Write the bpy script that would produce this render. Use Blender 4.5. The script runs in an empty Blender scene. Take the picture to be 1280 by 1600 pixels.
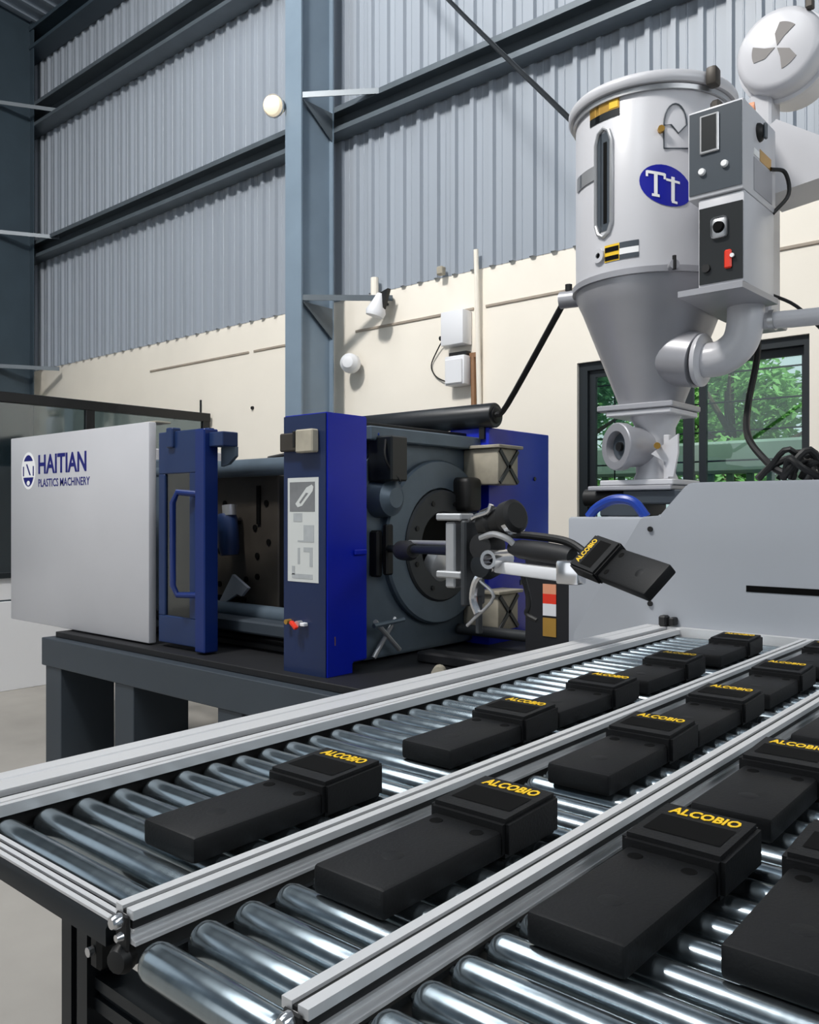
import bpy, bmesh, math, random
from mathutils import Vector, Matrix, Euler

C = bpy.context.scene.collection
S = bpy.context.scene
R = math.radians

# ------------------------------------------------------------------ camera, sky, lights, exposure
cam_d = bpy.data.cameras.new('camera')
cam = bpy.data.objects.new('camera', cam_d)
C.objects.link(cam)
cam.location = (0, 0, 1.45)
cam.rotation_euler = (R(90), 0, R(40.59))
cam_d.sensor_fit = 'VERTICAL'
cam_d.sensor_height = 24.0
cam_d.lens = 24.0 * 1319.0 / 1600.0
cam_d.clip_start = 0.05
S.camera = cam

world = bpy.data.worlds.new('overcast_sky')
S.world = world
world.use_nodes = True
bg = world.node_tree.nodes['Background']
bg.inputs['Color'].default_value = (0.80, 0.90, 1.0, 1)
bg.inputs['Strength'].default_value = 1.0


def area(name, loc, target, sx, sy, power, color=(1, 1, 1)):
    d = bpy.data.lights.new(name, 'AREA')
    d.shape = 'RECTANGLE'
    d.size, d.size_y = sx, sy
    d.energy = power
    d.color = color
    o = bpy.data.objects.new(name, d)
    C.objects.link(o)
    o.location = loc
    o.rotation_euler = (Vector(target) - Vector(loc)).to_track_quat('-Z', 'Y').to_euler()
    return o


# roof lights that run with the roof sheets, high bay lamp, two added fill lights inside the closed walls
area('roof_light', (-1.2, -2.0, 8.4), (-1.2, -2.0, 0), 0.5, 6.0, 150, (0.93, 0.97, 1.0))
area('roof_light', (-6.0, 1.2, 8.1), (-6.0, 1.2, 0), 0.7, 6.5, 135, (0.93, 0.97, 1.0))
area('high_bay_lamp', (-3.6, -0.6, 8.0), (-4.6, 5.6, 3.2), 0.8, 0.8, 520, (1.0, 0.97, 0.93))
area('fill_light', (-4.0, -6.8, 2.4), (-4.0, 0.0, 2.2), 7.0, 4.4, 130, (0.95, 0.98, 1.0))
area('fill_light', (4.4, 1.6, 4.2), (-2.0, 2.8, 1.5), 4.0, 3.6, 190, (0.95, 0.98, 1.0))
sun_d = bpy.data.lights.new('sun', 'SUN')
sun_d.energy = 7.0
sun_d.angle = R(3)
sun_d.color = (1.0, 0.96, 0.88)
sun = bpy.data.objects.new('sun', sun_d)
C.objects.link(sun)
sun.rotation_euler = Vector((-0.75, 0.35, -0.75)).to_track_quat('-Z', 'Y').to_euler()

S.view_settings.view_transform = 'Standard'
S.view_settings.look = 'None'
S.view_settings.exposure = 0.0
S.view_settings.gamma = 1.0
S.view_settings.use_curve_mapping = False


# ------------------------------------------------------------------ materials
def lin(h):
    h = h.lstrip('#')
    v = [int(h[i:i + 2], 16) / 255 for i in (0, 2, 4)]
    return tuple(x / 12.92 if x <= 0.04045 else ((x + 0.055) / 1.055) ** 2.4 for x in v) + (1,)


def mat(name, color, rough=0.5, metal=0.0, var=0.0, scale=8.0, bump=0.0, bscale=60.0, spec=0.5, stretch=(1, 1, 1), rvar=0.0):
    m = bpy.data.materials.new(name)
    m.use_nodes = True
    nt = m.node_tree
    b = nt.nodes['Principled BSDF']
    c = lin(color)
    b.inputs['Base Color'].default_value = c
    b.inputs['Roughness'].default_value = rough
    b.inputs['Metallic'].default_value = metal
    b.inputs['Specular IOR Level'].default_value = spec
    if var or bump or rvar:
        tc = nt.nodes.new('ShaderNodeTexCoord')
        mp = nt.nodes.new('ShaderNodeMapping')
        mp.inputs['Scale'].default_value = stretch
        nt.links.new(tc.outputs['Object'], mp.inputs['Vector'])
    if var or rvar:
        n = nt.nodes.new('ShaderNodeTexNoise')
        n.inputs['Scale'].default_value = scale
        n.inputs['Detail'].default_value = 6
        nt.links.new(mp.outputs['Vector'], n.inputs['Vector'])
    if var:
        r = nt.nodes.new('ShaderNodeValToRGB')
        r.color_ramp.elements[0].position = 0.3
        r.color_ramp.elements[1].position = 0.7
        r.color_ramp.elements[0].color = tuple(x * (1 - var) for x in c[:3]) + (1,)
        r.color_ramp.elements[1].color = tuple(min(1, x * (1 + var)) for x in c[:3]) + (1,)
        nt.links.new(n.outputs['Fac'], r.inputs['Fac'])
        nt.links.new(r.outputs['Color'], b.inputs['Base Color'])
    if rvar:
        mr = nt.nodes.new('ShaderNodeMapRange')
        mr.inputs['To Min'].default_value = max(0.02, rough - rvar)
        mr.inputs['To Max'].default_value = min(1, rough + rvar)
        nt.links.new(n.outputs['Fac'], mr.inputs['Value'])
        nt.links.new(mr.outputs['Result'], b.inputs['Roughness'])
    if bump:
        n2 = nt.nodes.new('ShaderNodeTexNoise')
        n2.inputs['Scale'].default_value = bscale
        n2.inputs['Detail'].default_value = 4
        nt.links.new(mp.outputs['Vector'], n2.inputs['Vector'])
        bp = nt.nodes.new('ShaderNodeBump')
        bp.inputs['Strength'].default_value = bump
        bp.inputs['Distance'].default_value = 0.004
        nt.links.new(n2.outputs['Fac'], bp.inputs['Height'])
        nt.links.new(bp.outputs['Normal'], b.inputs['Normal'])
    return m


M = {}
M['floor'] = mat('concrete_floor', '#9d9993', 0.75, var=0.12, scale=2.0, bump=0.1, rvar=0.15)
M['plaster'] = mat('cream_plaster', '#f3ecdf', 0.8, var=0.03, scale=1.5, bump=0.06)
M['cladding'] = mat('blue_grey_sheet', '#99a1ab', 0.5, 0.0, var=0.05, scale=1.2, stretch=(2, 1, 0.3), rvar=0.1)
M['roof'] = mat('roof_sheet', '#8d98a4', 0.5, 0.2)
M['steel_paint'] = mat('column_paint', '#7b8c9b', 0.45, var=0.06, scale=3)
M['girt'] = mat('girt_paint', '#5e676e', 0.4, 0.2, var=0.1, scale=4)
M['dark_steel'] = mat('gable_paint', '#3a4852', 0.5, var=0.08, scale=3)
M['white_paint'] = mat('white_enamel', '#bebec2', 0.35, var=0.02, scale=3, bump=0.02)
M['hopper_white'] = mat('hopper_enamel', '#c6c6ca', 0.3, var=0.02, scale=3)
M['hopper_grey'] = mat('hopper_casting', '#a3a3a8', 0.38, 0.3, var=0.04, scale=6)
M['cover_grey'] = mat('cover_enamel', '#a7abb2', 0.45, var=0.03, scale=2)
M['blue'] = mat('blue_enamel', '#0520ac', 0.32, var=0.06, scale=4)
M['blue_dark'] = mat('blue_satin', '#1a2f58', 0.4, var=0.08, scale=4)
M['door_blue'] = mat('door_enamel', '#0d2766', 0.35, var=0.06, scale=4)
M['shaded_blue'] = mat('shaded_blue_enamel', '#15264c', 0.4, var=0.08, scale=4)  # post blue with the front face's duller light in its colour
M['black'] = mat('black_gloss', '#0c0d10', 0.35)
M['matte_black'] = mat('matte_black', '#111216', 0.6, var=0.15, scale=20)
M['device'] = mat('device_plastic', '#0c0d0f', 0.55, var=0.12, scale=30, bump=0.12, bscale=220, spec=0.3)
M['screen'] = mat('screen_black', '#020202', 0.7, spec=0.12)
M['vent_grey'] = mat('vent_grey', '#7f7b79', 0.6)
M['yellow'] = mat('yellow_print', '#f2c51c', 0.5)
M['base_grey'] = mat('base_enamel', '#343c44', 0.5, var=0.08, scale=3)
M['casting'] = mat('platen_casting', '#5f6d79', 0.42, 0.35, var=0.12, scale=6)
M['ring'] = mat('ring_steel', '#3a3d40', 0.5, 0.3, var=0.1, scale=8)
M['mould'] = mat('tool_steel', '#433e38', 0.5, 0.35, var=0.18, scale=5)
M['roller'] = mat('zinc_roller', '#98a3a9', 0.2, 0.95, var=0.06, scale=14, stretch=(6, 1, 1), rvar=0.05)
M['alu'] = mat('anodised_aluminium', '#dcdcdd', 0.4, 0.35, var=0.03, scale=20, stretch=(1, 0.05, 1))
M['frame_dark'] = mat('dark_profile', '#24282c', 0.4, 0.5, var=0.1, scale=6)
M['chrome'] = mat('bright_steel', '#dcdcde', 0.18, 0.9)
M['silver'] = mat('satin_aluminium', '#b7b8ba', 0.35, 0.6, var=0.05, scale=12)
M['rubber'] = mat('black_rubber', '#0b0b0c', 0.55)
M['wet_black'] = mat('black_tube', '#12161b', 0.4, var=0.1, scale=5)
M['paper'] = mat('paper', '#c9ccca', 0.7)
M['print_grey'] = mat('grey_print', '#747678', 0.6, var=0.12, scale=12)
M['print_light'] = mat('pale_print', '#a8acae', 0.6, var=0.08, scale=20)
M['red'] = mat('red_plastic', '#e83418', 0.4)
M['orange'] = mat('orange_plastic', '#e9a07c', 0.45)
M['brass'] = mat('brass', '#c69a4a', 0.35, 0.7)
M['logo_blue'] = mat('logo_ink', '#0e1470', 0.45)
M['tt_blue'] = mat('badge_ink', '#10189c', 0.4)
M['white_ink'] = mat('white_ink', '#f2f2f2', 0.5)
M['panel_dark'] = mat('panel_slate', '#3d454d', 0.4)
M['panel_black'] = mat('panel_black', '#15191b', 0.35)
M['beige'] = mat('beige_casting', '#a8a191', 0.55, var=0.15, scale=12)
M['brown'] = mat('brown_conduit', '#8f6a4c', 0.6, var=0.1, scale=9)
M['batten'] = mat('batten', '#a4988a', 0.7, var=0.1, scale=9)
M['white_plastic'] = mat('white_plastic', '#e6e7ea', 0.4)
M['bark'] = mat('bark', '#4a4036', 0.9, var=0.2, scale=10)
M['leaf'] = mat('leaf_green', '#86b876', 0.5, var=0.35, scale=3)
M['leaf_b'] = mat('leaf_dark_green', '#74a882', 0.5, var=0.35, scale=3)
M['ground'] = mat('outdoor_soil', '#7a8068', 0.9, var=0.2, scale=2)
M['garden_wall'] = mat('garden_concrete', '#7d918a', 0.8, var=0.12, scale=2)
M['fence_paint'] = mat('fence_paint', '#5d7a6c', 0.6)
M['window_frame'] = mat('window_frame_paint', '#22282c', 0.4, 0.2)
M['blue_hose'] = mat('blue_hose', '#1c3f9e', 0.35)


def glass(name, color, rough=0.03, alpha=0.1):
    m = bpy.data.materials.new(name)
    m.use_nodes = True
    nt = m.node_tree
    for n in list(nt.nodes):
        if n.type != 'OUTPUT_MATERIAL':
            nt.nodes.remove(n)
    out = [n for n in nt.nodes if n.type == 'OUTPUT_MATERIAL'][0]
    tr = nt.nodes.new('ShaderNodeBsdfTransparent')
    tr.inputs['Color'].default_value = lin(color)
    gl = nt.nodes.new('ShaderNodeBsdfGlossy')
    gl.inputs['Roughness'].default_value = rough
    gl.inputs['Color'].default_value = (0.9, 0.95, 1, 1)
    fr = nt.nodes.new('ShaderNodeFresnel')
    fr.inputs['IOR'].default_value = 1.5
    ad = nt.nodes.new('ShaderNodeMath')
    ad.operation = 'ADD'
    ad.inputs[1].default_value = alpha
    mx = nt.nodes.new('ShaderNodeMixShader')
    nt.links.new(fr.outputs[0], ad.inputs[0])
    nt.links.new(ad.outputs[0], mx.inputs[0])
    nt.links.new(tr.outputs[0], mx.inputs[1])
    nt.links.new(gl.outputs[0], mx.inputs[2])
    nt.links.new(mx.outputs[0], out.inputs['Surface'])
    return m


for k_ in ('leaf', 'leaf_b'):
    nt_ = M[k_].node_tree
    pb = nt_.nodes['Principled BSDF']
    tl = nt_.nodes.new('ShaderNodeBsdfTranslucent')
    tl.inputs['Color'].default_value = lin('#8fc47a' if k_ == 'leaf' else '#7bb48c')
    mx_ = nt_.nodes.new('ShaderNodeMixShader')
    mx_.inputs[0].default_value = 0.5
    ou = [n for n in nt_.nodes if n.type == 'OUTPUT_MATERIAL'][0]
    nt_.links.new(pb.outputs[0], mx_.inputs[1])
    nt_.links.new(tl.outputs[0], mx_.inputs[2])
    nt_.links.new(mx_.outputs[0], ou.inputs['Surface'])
M['glass'] = glass('window_glass', '#e4efe9', 0.02, 0.0)
M['smoked'] = glass('smoked_glass', '#a3b0b2', 0.05, 0.10)
M['door_glass'] = glass('guard_glass', '#8f9d9a', 0.08, 0.1)


def emis(name, color, strength):
    m = bpy.data.materials.new(name)
    m.use_nodes = True
    b = m.node_tree.nodes['Principled BSDF']
    b.inputs['Base Color'].default_value = lin(color)
    b.inputs['Emission Color'].default_value = lin(color)
    b.inputs['Emission Strength'].default_value = strength
    return m


M['lamp_glow'] = emis('lamp_glow', '#f3e3c6', 0.55)


# ------------------------------------------------------------------ mesh helpers
def BM():
    return bmesh.new()


def box(bm, lo, hi, bev=0.0, seg=1):
    lo, hi = Vector(lo), Vector(hi)
    c, s = (lo + hi) / 2, hi - lo
    r = bmesh.ops.create_cube(bm, size=1.0, matrix=Matrix.Translation(c) @ Matrix.Diagonal((abs(s.x), abs(s.y), abs(s.z), 1)))
    if bev:
        es = list({e for v in r['verts'] for e in v.link_edges})
        bmesh.ops.bevel(bm, geom=es, offset=bev, segments=seg, profile=0.5, affect='EDGES')
    return bm


def frame_of(d):
    d = Vector(d).normalized()
    u = d.orthogonal().normalized()
    return u, d.cross(u).normalized(), d


def cyl(bm, p0, p1, r0, r1=None, n=20, caps=True):
    r1 = r0 if r1 is None else r1
    p0, p1 = Vector(p0), Vector(p1)
    u, v, d = frame_of(p1 - p0)
    A, B = [], []
    for i in range(n):
        a = 2 * math.pi * i / n
        o = u * math.cos(a) + v * math.sin(a)
        A.append(bm.verts.new(p0 + o * r0))
        B.append(bm.verts.new(p1 + o * r1))
    for i in range(n):
        j = (i + 1) % n
        bm.faces.new((A[i], A[j], B[j], B[i]))
    if caps:
        bm.faces.new(A[::-1])
        bm.faces.new(B)
    return bm


def lathe(bm, prof, origin=(0, 0, 0), axis=(0, 0, 1), n=32, close=False):
    """prof: list of (radius, distance along axis)."""
    o = Vector(origin)
    u, v, d = frame_of(axis)
    rings = []
    for r, h in prof:
        if r < 1e-6:
            rings.append([bm.verts.new(o + d * h)])
        else:
            rings.append([bm.verts.new(o + d * h + (u * math.cos(2 * math.pi * i / n) + v * math.sin(2 * math.pi * i / n)) * r) for i in range(n)])
    pairs = list(zip(rings, rings[1:]))
    if close:
        pairs.append((rings[-1], rings[0]))
    for A, B in pairs:
        for i in range(n):
            j = (i + 1) % n
            if len(A) == 1 and len(B) == 1:
                continue
            if len(A) == 1:
                bm.faces.new((A[0], B[j], B[i]))
            elif len(B) == 1:
                bm.faces.new((A[i], A[j], B[0]))
            else:
                bm.faces.new((A[i], A[j], B[j], B[i]))
    return bm


def spline(pts, k=6):
    P = [Vector(p) for p in pts]
    P = [P[0] * 2 - P[1]] + P + [P[-1] * 2 - P[-2]]
    out = []
    for i in range(1, len(P) - 2):
        a, b, c, d = P[i - 1], P[i], P[i + 1], P[i + 2]
        for j in range(k):
            t = j / k
            out.append(0.5 * ((2 * b) + (c - a) * t + (2 * a - 5 * b + 4 * c - d) * t * t + (3 * b - a - 3 * c + d) * t ** 3))
    out.append(P[-2])
    return out


def tube(bm, pts, r, n=10, smooth=0, radii=None):
    P = spline(pts, smooth) if smooth else [Vector(p) for p in pts]
    rings = []
    u = None
    for i, p in enumerate(P):
        d = (P[min(i + 1, len(P) - 1)] - P[max(i - 1, 0)]).normalized()
        u = d.orthogonal().normalized() if u is None else (u - d * u.dot(d)).normalized()
        v = d.cross(u)
        rr = r if radii is None else radii[0] + (radii[1] - radii[0]) * i / (len(P) - 1)
        rings.append([bm.verts.new(p + (u * math.cos(2 * math.pi * k / n) + v * math.sin(2 * math.pi * k / n)) * rr) for k in range(n)])
    for A, B in zip(rings, rings[1:]):
        for k in range(n):
            j = (k + 1) % n
            bm.faces.new((A[k], A[j], B[j], B[k]))
    bm.faces.new(rings[0][::-1])
    bm.faces.new(rings[-1])
    return bm


def prism(bm, poly, a, b, f):
    """poly: 2-D points; f(x, y, t) gives the 3-D point at depth t."""
    A = [bm.verts.new(f(x, y, a)) for x, y in poly]
    B = [bm.verts.new(f(x, y, b)) for x, y in poly]
    n = len(poly)
    bm.faces.new(A[::-1])
    bm.faces.new(B)
    for i in range(n):
        j = (i + 1) % n
        bm.faces.new((A[i], A[j], B[j], B[i]))
    bmesh.ops.recalc_face_normals(bm, faces=bm.faces)
    return bm


XZ = lambda x, z, y: (x, y, z)
YZ = lambda y, z, x: (x, y, z)
XY = lambda x, y, z: (x, y, z)


def world_loc(o):
    v = Vector((0, 0, 0))
    while o is not None:
        v += o.location
        o = o.parent
    return v


def obj(name, bm, m, parent=None, kind=None, angle=35, local=False):
    me = bpy.data.meshes.new(name)
    bmesh.ops.recalc_face_normals(bm, faces=bm.faces)
    bm.to_mesh(me)
    bm.free()
    me.materials.append(m if not isinstance(m, str) else M[m])
    o = bpy.data.objects.new(name, me)
    C.objects.link(o)
    if parent is not None:
        o.parent = parent
        if not local:
            me.transform(Matrix.Translation(-world_loc(parent)))
    for p in me.polygons:
        p.use_smooth = True
    me.set_sharp_from_angle(angle=R(angle))
    if kind:
        o['kind'] = kind
    return o


def tag(o, label, cat, group=None):
    o['label'] = label
    o['category'] = cat
    if group:
        o['group'] = group
    return o


def thing(name, label, cat, loc=(0, 0, 0), group=None):
    o = bpy.data.objects.new(name, None)
    o.empty_display_size = 0.1
    C.objects.link(o)
    o.location = loc
    return tag(o, label, cat, group)


def copy_tree(o, parent=None):
    c = o.copy()
    C.objects.link(c)
    c.parent = parent
    for ch in [x for x in bpy.data.objects if x.parent == o]:
        copy_tree(ch, c)
    return c


def text_bm(body, w, h, f, thick=0.0006, bold=0.0):
    """letters as a mesh, scaled to w x h, every point placed by f(x, y, t)."""
    cu = bpy.data.curves.new('lettering', 'FONT')
    cu.body = body
    cu.extrude = 0.01
    cu.offset = bold
    cu.resolution_u = 2
    t = bpy.data.objects.new('lettering_source', cu)
    C.objects.link(t)
    dg = bpy.context.evaluated_depsgraph_get()
    me = bpy.data.meshes.new_from_object(t.evaluated_get(dg))
    bpy.data.objects.remove(t)
    bpy.data.curves.remove(cu)
    bm = BM()
    bm.from_mesh(me)
    bpy.data.meshes.remove(me)
    xs = [v.co.x for v in bm.verts]
    ys = [v.co.y for v in bm.verts]
    x0, x1, y0, y1 = min(xs), max(xs), min(ys), max(ys)
    for v in bm.verts:
        v.co = f((v.co.x - x0) / (x1 - x0) * w, (v.co.y - y0) / (y1 - y0) * h, thick if v.co.z > 0 else 0.0)
    return bm


# ================================================================== THE SETTING
YW = 5.6
FL = -0.15          # floor level

b = BM()
box(b, (-13, -9, FL - 0.1), (5, YW, FL))
obj('floor', b, 'floor', kind='structure')

# back wall: plastered masonry with the window opening, ribbed sheets above
WX0, WX1, WZ0, WZ1 = -3.15, -1.525, 1.0, 2.56
b = BM()
xs = [-12, WX0, WX1, 4]
zs = [FL, WZ0, WZ1, 3.45]
vf = {(i, k, t): b.verts.new((xs[i], YW + t * 0.22, zs[k])) for i in range(4) for k in range(4) for t in (0, 1)}
for i in range(3):
    for k in range(3):
        if (i, k) != (1, 1):
            for t in (0, 1):
                b.faces.new([vf[i, k, t], vf[i + 1, k, t], vf[i + 1, k + 1, t], vf[i, k + 1, t]])
for (a, c) in [((1, 1), (2, 1)), ((2, 1), (2, 2)), ((2, 2), (1, 2)), ((1, 2), (1, 1))]:
    b.faces.new([vf[a + (0,)], vf[c + (0,)], vf[c + (1,)], vf[a + (1,)]])
ring = [(0, 0), (1, 0), (2, 0), (3, 0), (3, 1), (3, 2), (3, 3), (2, 3), (1, 3), (0, 3), (0, 2), (0, 1)]
for a, c in zip(ring, ring[1:] + ring[:1]):
    b.faces.new([vf[a + (0,)], vf[c + (0,)], vf[c + (1,)], vf[a + (1,)]])
wall = obj('wall_back', b, 'plaster', kind='structure')

# ribbed cladding sheets (five ribs to a sheet), each one a piece of the wall
PITCH = 0.19
EAVE = 7.95


def sheet_bm(z0, z1):
    b = BM()
    pts = []
    for k in range(5):
        x = k * PITCH
        pts += [(x, 0.0), (x + 0.030, 0.0), (x + 0.042, -0.032), (x + 0.078, -0.032), (x + 0.090, 0.0), (x + 0.137, 0.0), (x + 0.142, -0.006), (x + 0.148, -0.006), (x + 0.153, 0.0)]
    pts.append((5 * PITCH + 0.004, -0.0015))
    A = [b.verts.new((x, y, z0)) for x, y in pts]
    B = [b.verts.new((x, y, z1)) for x, y in pts]
    for i in range(len(pts) - 1):
        b.faces.new((A[i], A[i + 1], B[i + 1], B[i]))
    return b


sh0 = obj('cladding_sheet', sheet_bm(3.43, EAVE), 'cladding', wall, local=True, angle=20)
sh0.location = (-11.95, YW - 0.003, 0)
for k in range(1, 17):
    s = sh0.copy()
    C.objects.link(s)
    s.location = (-11.95 + k * 5 * PITCH, YW - 0.003, 0)

# left gable wall with its own sheets
b = BM()
box(b, (-12.1, -9, FL), (-12.0, YW, 3.45))
wl = obj('wall_left', b, 'plaster', kind='structure')
g0 = None
for k in range(8):
    if g0 is None:
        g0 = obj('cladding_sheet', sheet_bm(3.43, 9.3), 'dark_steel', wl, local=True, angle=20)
        s = g0
    else:
        s = g0.copy()
        C.objects.link(s)
    s.rotation_euler = (0, 0, R(90))
    s.location = (-11.99, YW - (k + 1) * 5 * PITCH, 0)

b = BM()
box(b, (4.6, -7.1, FL), (4.7, YW, 9.3))
obj('wall_right', b, 'steel_paint', kind='structure')
b = BM()
box(b, (-12.1, -7.1, FL), (4.7, -7.0, 9.6))
obj('wall_front', b, 'steel_paint', kind='structure')

# roof: ribbed sheets that run down to the eave
SL = 0.12
b = BM()
box(b, (-13, -0.02, 0), (5, 0.0, 0.02))
bmesh.ops.delete(b, geom=list(b.verts), context='VERTS')
prism(b, [(YW + 0.4, EAVE + 0.10 - SL * 0.4), (-9, EAVE + 0.10 + SL * (YW + 9)), (-9, EAVE + 0.16 + SL * (YW + 9)), (YW + 0.4, EAVE + 0.16 - SL * 0.4)], -13, 5, YZ)
roof = obj('ceiling', b, 'roof', kind='structure')
rb = BM()
prism(rb, [(0.0, 0.0), (0.02, -0.04), (0.07, -0.04), (0.09, 0.0)], 0, math.hypot(YW + 0.3 + 4, SL * (YW + 4.3)), lambda x, z, t: (x, -t, z))
rib0 = None
for k in range(36):
    if rib0 is None:
        rib0 = obj('roof_rib', rb, 'roof', roof, local=True)
        s = rib0
    else:
        s = rib0.copy()
        C.objects.link(s)
    s.rotation_euler = (-math.atan(SL), 0, 0)
    s.location = (-12.0 + k * 0.25, YW + 0.3, EAVE + 0.10 - SL * 0.3)

# ------------------------------------------------------------------ steel frame
def i_column(label, x0, x1, y0, y1, z1, m):
    t = thing('steel_column', label, 'column', ((x0 + x1) / 2, (y0 + y1) / 2, FL))
    xm = (x0 + x1) / 2
    obj('flange', box(BM(), (x0, y0, FL), (x1, y0 + 0.016, z1)), m, t)
    obj('flange', box(BM(), (x0, y1 - 0.016, FL), (x1, y1, z1)), m, t)
    obj('web', box(BM(), (xm - 0.06, y0 + 0.016, FL), (xm + 0.06, y1 - 0.016, z1)), m, t)
    obj('base_plate', box(BM(), (x0 - 0.06, y0 - 0.06, FL), (x1 + 0.06, y1, FL + 0.02)), m, t)
    return t


def angle_bar(p0, p1, w=0.07, drop=0.05, th=0.008):
    b = BM()
    p0, p1 = Vector(p0), Vector(p1)
    d = (p1 - p0).normalized()
    s = Vector((d.y, -d.x, 0)).normalized()
    poly = [(0, 0), (w, 0), (w, -th), (th, -th), (th, -drop), (0, -drop)]
    L = (p1 - p0).length
    prism(b, poly, 0, L, lambda x, z, t: p0 + d * t - s * x + Vector((0, 0, z)))
    return b


col = i_column('blue-grey steel column with the small lamp, standing behind the blue guard post', -5.745, -5.535, 5.0, 5.4, 8.3, M['steel_paint'])
obj('brace', angle_bar((-5.56, 5.0, 5.14), (-4.95, 5.42, 5.14)), 'girt', col)
obj('brace', angle_bar((-5.56, 5.0, 3.36), (-4.95, 5.55, 3.36)), 'girt', col)
obj('gusset', prism(BM(), [(5.02, 5.08), (5.385, 5.08), (5.385, 4.82)], -5.545, -5.537, YZ), 'girt', col)
obj('gusset', prism(BM(), [(5.02, 3.30), (5.385, 3.30), (5.385, 3.02)], -5.545, -5.537, YZ), 'girt', col)
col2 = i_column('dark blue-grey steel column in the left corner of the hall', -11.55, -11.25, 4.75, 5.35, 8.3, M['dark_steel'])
for zz in (6.82, 5.13, 3.38):
    obj('brace', angle_bar((-11.3, 4.75, zz), (-10.85, 5.5, zz)), 'girt', col2)


def girt(label, z0, z1, x0, x1, y0=5.4, y1=5.565, m='girt'):
    e = 0.014
    prof = [(y1, z0), (y0, z0), (y0, z0 + .045), (y0 + e, z0 + .045), (y0 + e, z0 + e), (y1 - e, z0 + e), (y1 - e, z1 - e), (y0 + e, z1 - e), (y0 + e, z1 - .05), (y0, z1 - .05), (y0, z1), (y1, z1)]
    o = obj('wall_girt', prism(BM(), prof, x0, x1, YZ), m)
    return tag(o, label, 'beam')


girt('lower horizontal steel rail across the ribbed wall, level with the lamp', 4.91, 5.14, -11.9, 3.0)
girt('upper horizontal steel rail across the ribbed wall, under the eave', 6.66, 6.98, -11.9, 3.0, y0=5.35)
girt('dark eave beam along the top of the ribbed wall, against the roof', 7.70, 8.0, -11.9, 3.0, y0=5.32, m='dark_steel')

# thin battens on the plaster
for k, (x0, x1) in enumerate([(-8.84, -7.0), (-6.92, -5.9), (-5.45, -4.1), (-3.98, 0.2)]):
    b = BM()
    box(b, (x0, YW - 0.012, 3.105), (x1, YW, 3.127), 0.003)
    o = obj('trim_%d' % (k + 1), b, 'batten', kind='structure')

# ------------------------------------------------------------------ window
b = BM()
for lo, hi in [((WX0, 5.63, WZ1 - .06), (WX1, 5.72, WZ1)), ((WX0, 5.63, WZ0), (WX1, 5.72, WZ0 + .06)), ((WX0, 5.63, WZ0 + .06), (WX0 + .07, 5.72, WZ1 - .06)), ((WX1 - .04, 5.63, WZ0 + .06), (WX1, 5.72, WZ1 - .06))]:
    box(b, lo, hi)
win = obj('window_1', b, 'window_frame', kind='structure')


def sash(x0, x1, y, wl_, wr):
    b = BM()
    z0, z1 = WZ0 + .06, WZ1 - .06
    for lo, hi in [((x0, y, z1 - .05), (x1, y + .03, z1)), ((x0, y, z0), (x1, y + .03, z0 + .05)), ((x0, y, z0 + .05), (x0 + wl_, y + .03, z1 - .05)), ((x1 - wr, y, z0 + .05), (x1, y + .03, z1 - .05))]:
        box(b, lo, hi)
    s = obj('sash', b, 'window_frame', win)
    obj('pane', box(BM(), (x0 + wl_, y + .012, z0 + .05), (x1 - wr, y + .018, z1 - .05)), 'glass', s)


sash(WX0 + .07, -2.29, 5.66, .05, .07)
sash(-2.26, WX1 - .04, 5.69, .05, .03)
for zz in (1.2, 1.4, 1.6, 1.8, 2.0, 2.2, 2.4):
    obj('grille_bar', cyl(BM(), (WX0 + .07, 5.78, zz), (WX1 - .04, 5.78, zz), 0.006, n=6), 'window_frame', win)
for xx in (-2.93, -2.68, -2.46):
    obj('grille_bar', cyl(BM(), (xx, 5.77, WZ0), (xx, 5.77, WZ1), 0.006, n=6), 'window_frame', win)

# ------------------------------------------------------------------ outside
b = BM()
box(b, (-14, YW + .25, -0.3), (8, 20, -0.15))
obj('ground_outside', b, 'ground', kind='structure')
gw = thing('garden_wall', 'grey-green concrete garden wall outside the window', 'wall', (-2, 9.1, -0.15))
obj('wall_body', box(BM(), (-9, 9.0, -0.15), (6, 9.2, 0.5), 0.02), 'garden_wall', gw)
obj('coping', box(BM(), (-9, 8.92, 1.86), (6, 9.25, 2.2), 0.03), 'garden_wall', gw)
pk = BM()
box(pk, (-0.035, 9.06, 0.5), (0.035, 9.12, 1.86), 0.008)
p0 = obj('picket', pk, 'fence_paint', gw, local=True)
p0.location = (-6.0 + 2, -9.1, 0.15)
for k in range(1, 40):
    s = p0.copy()
    C.objects.link(s)
    s.location = (-4.0 + k * 0.21, -9.1, 0.15)


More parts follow.
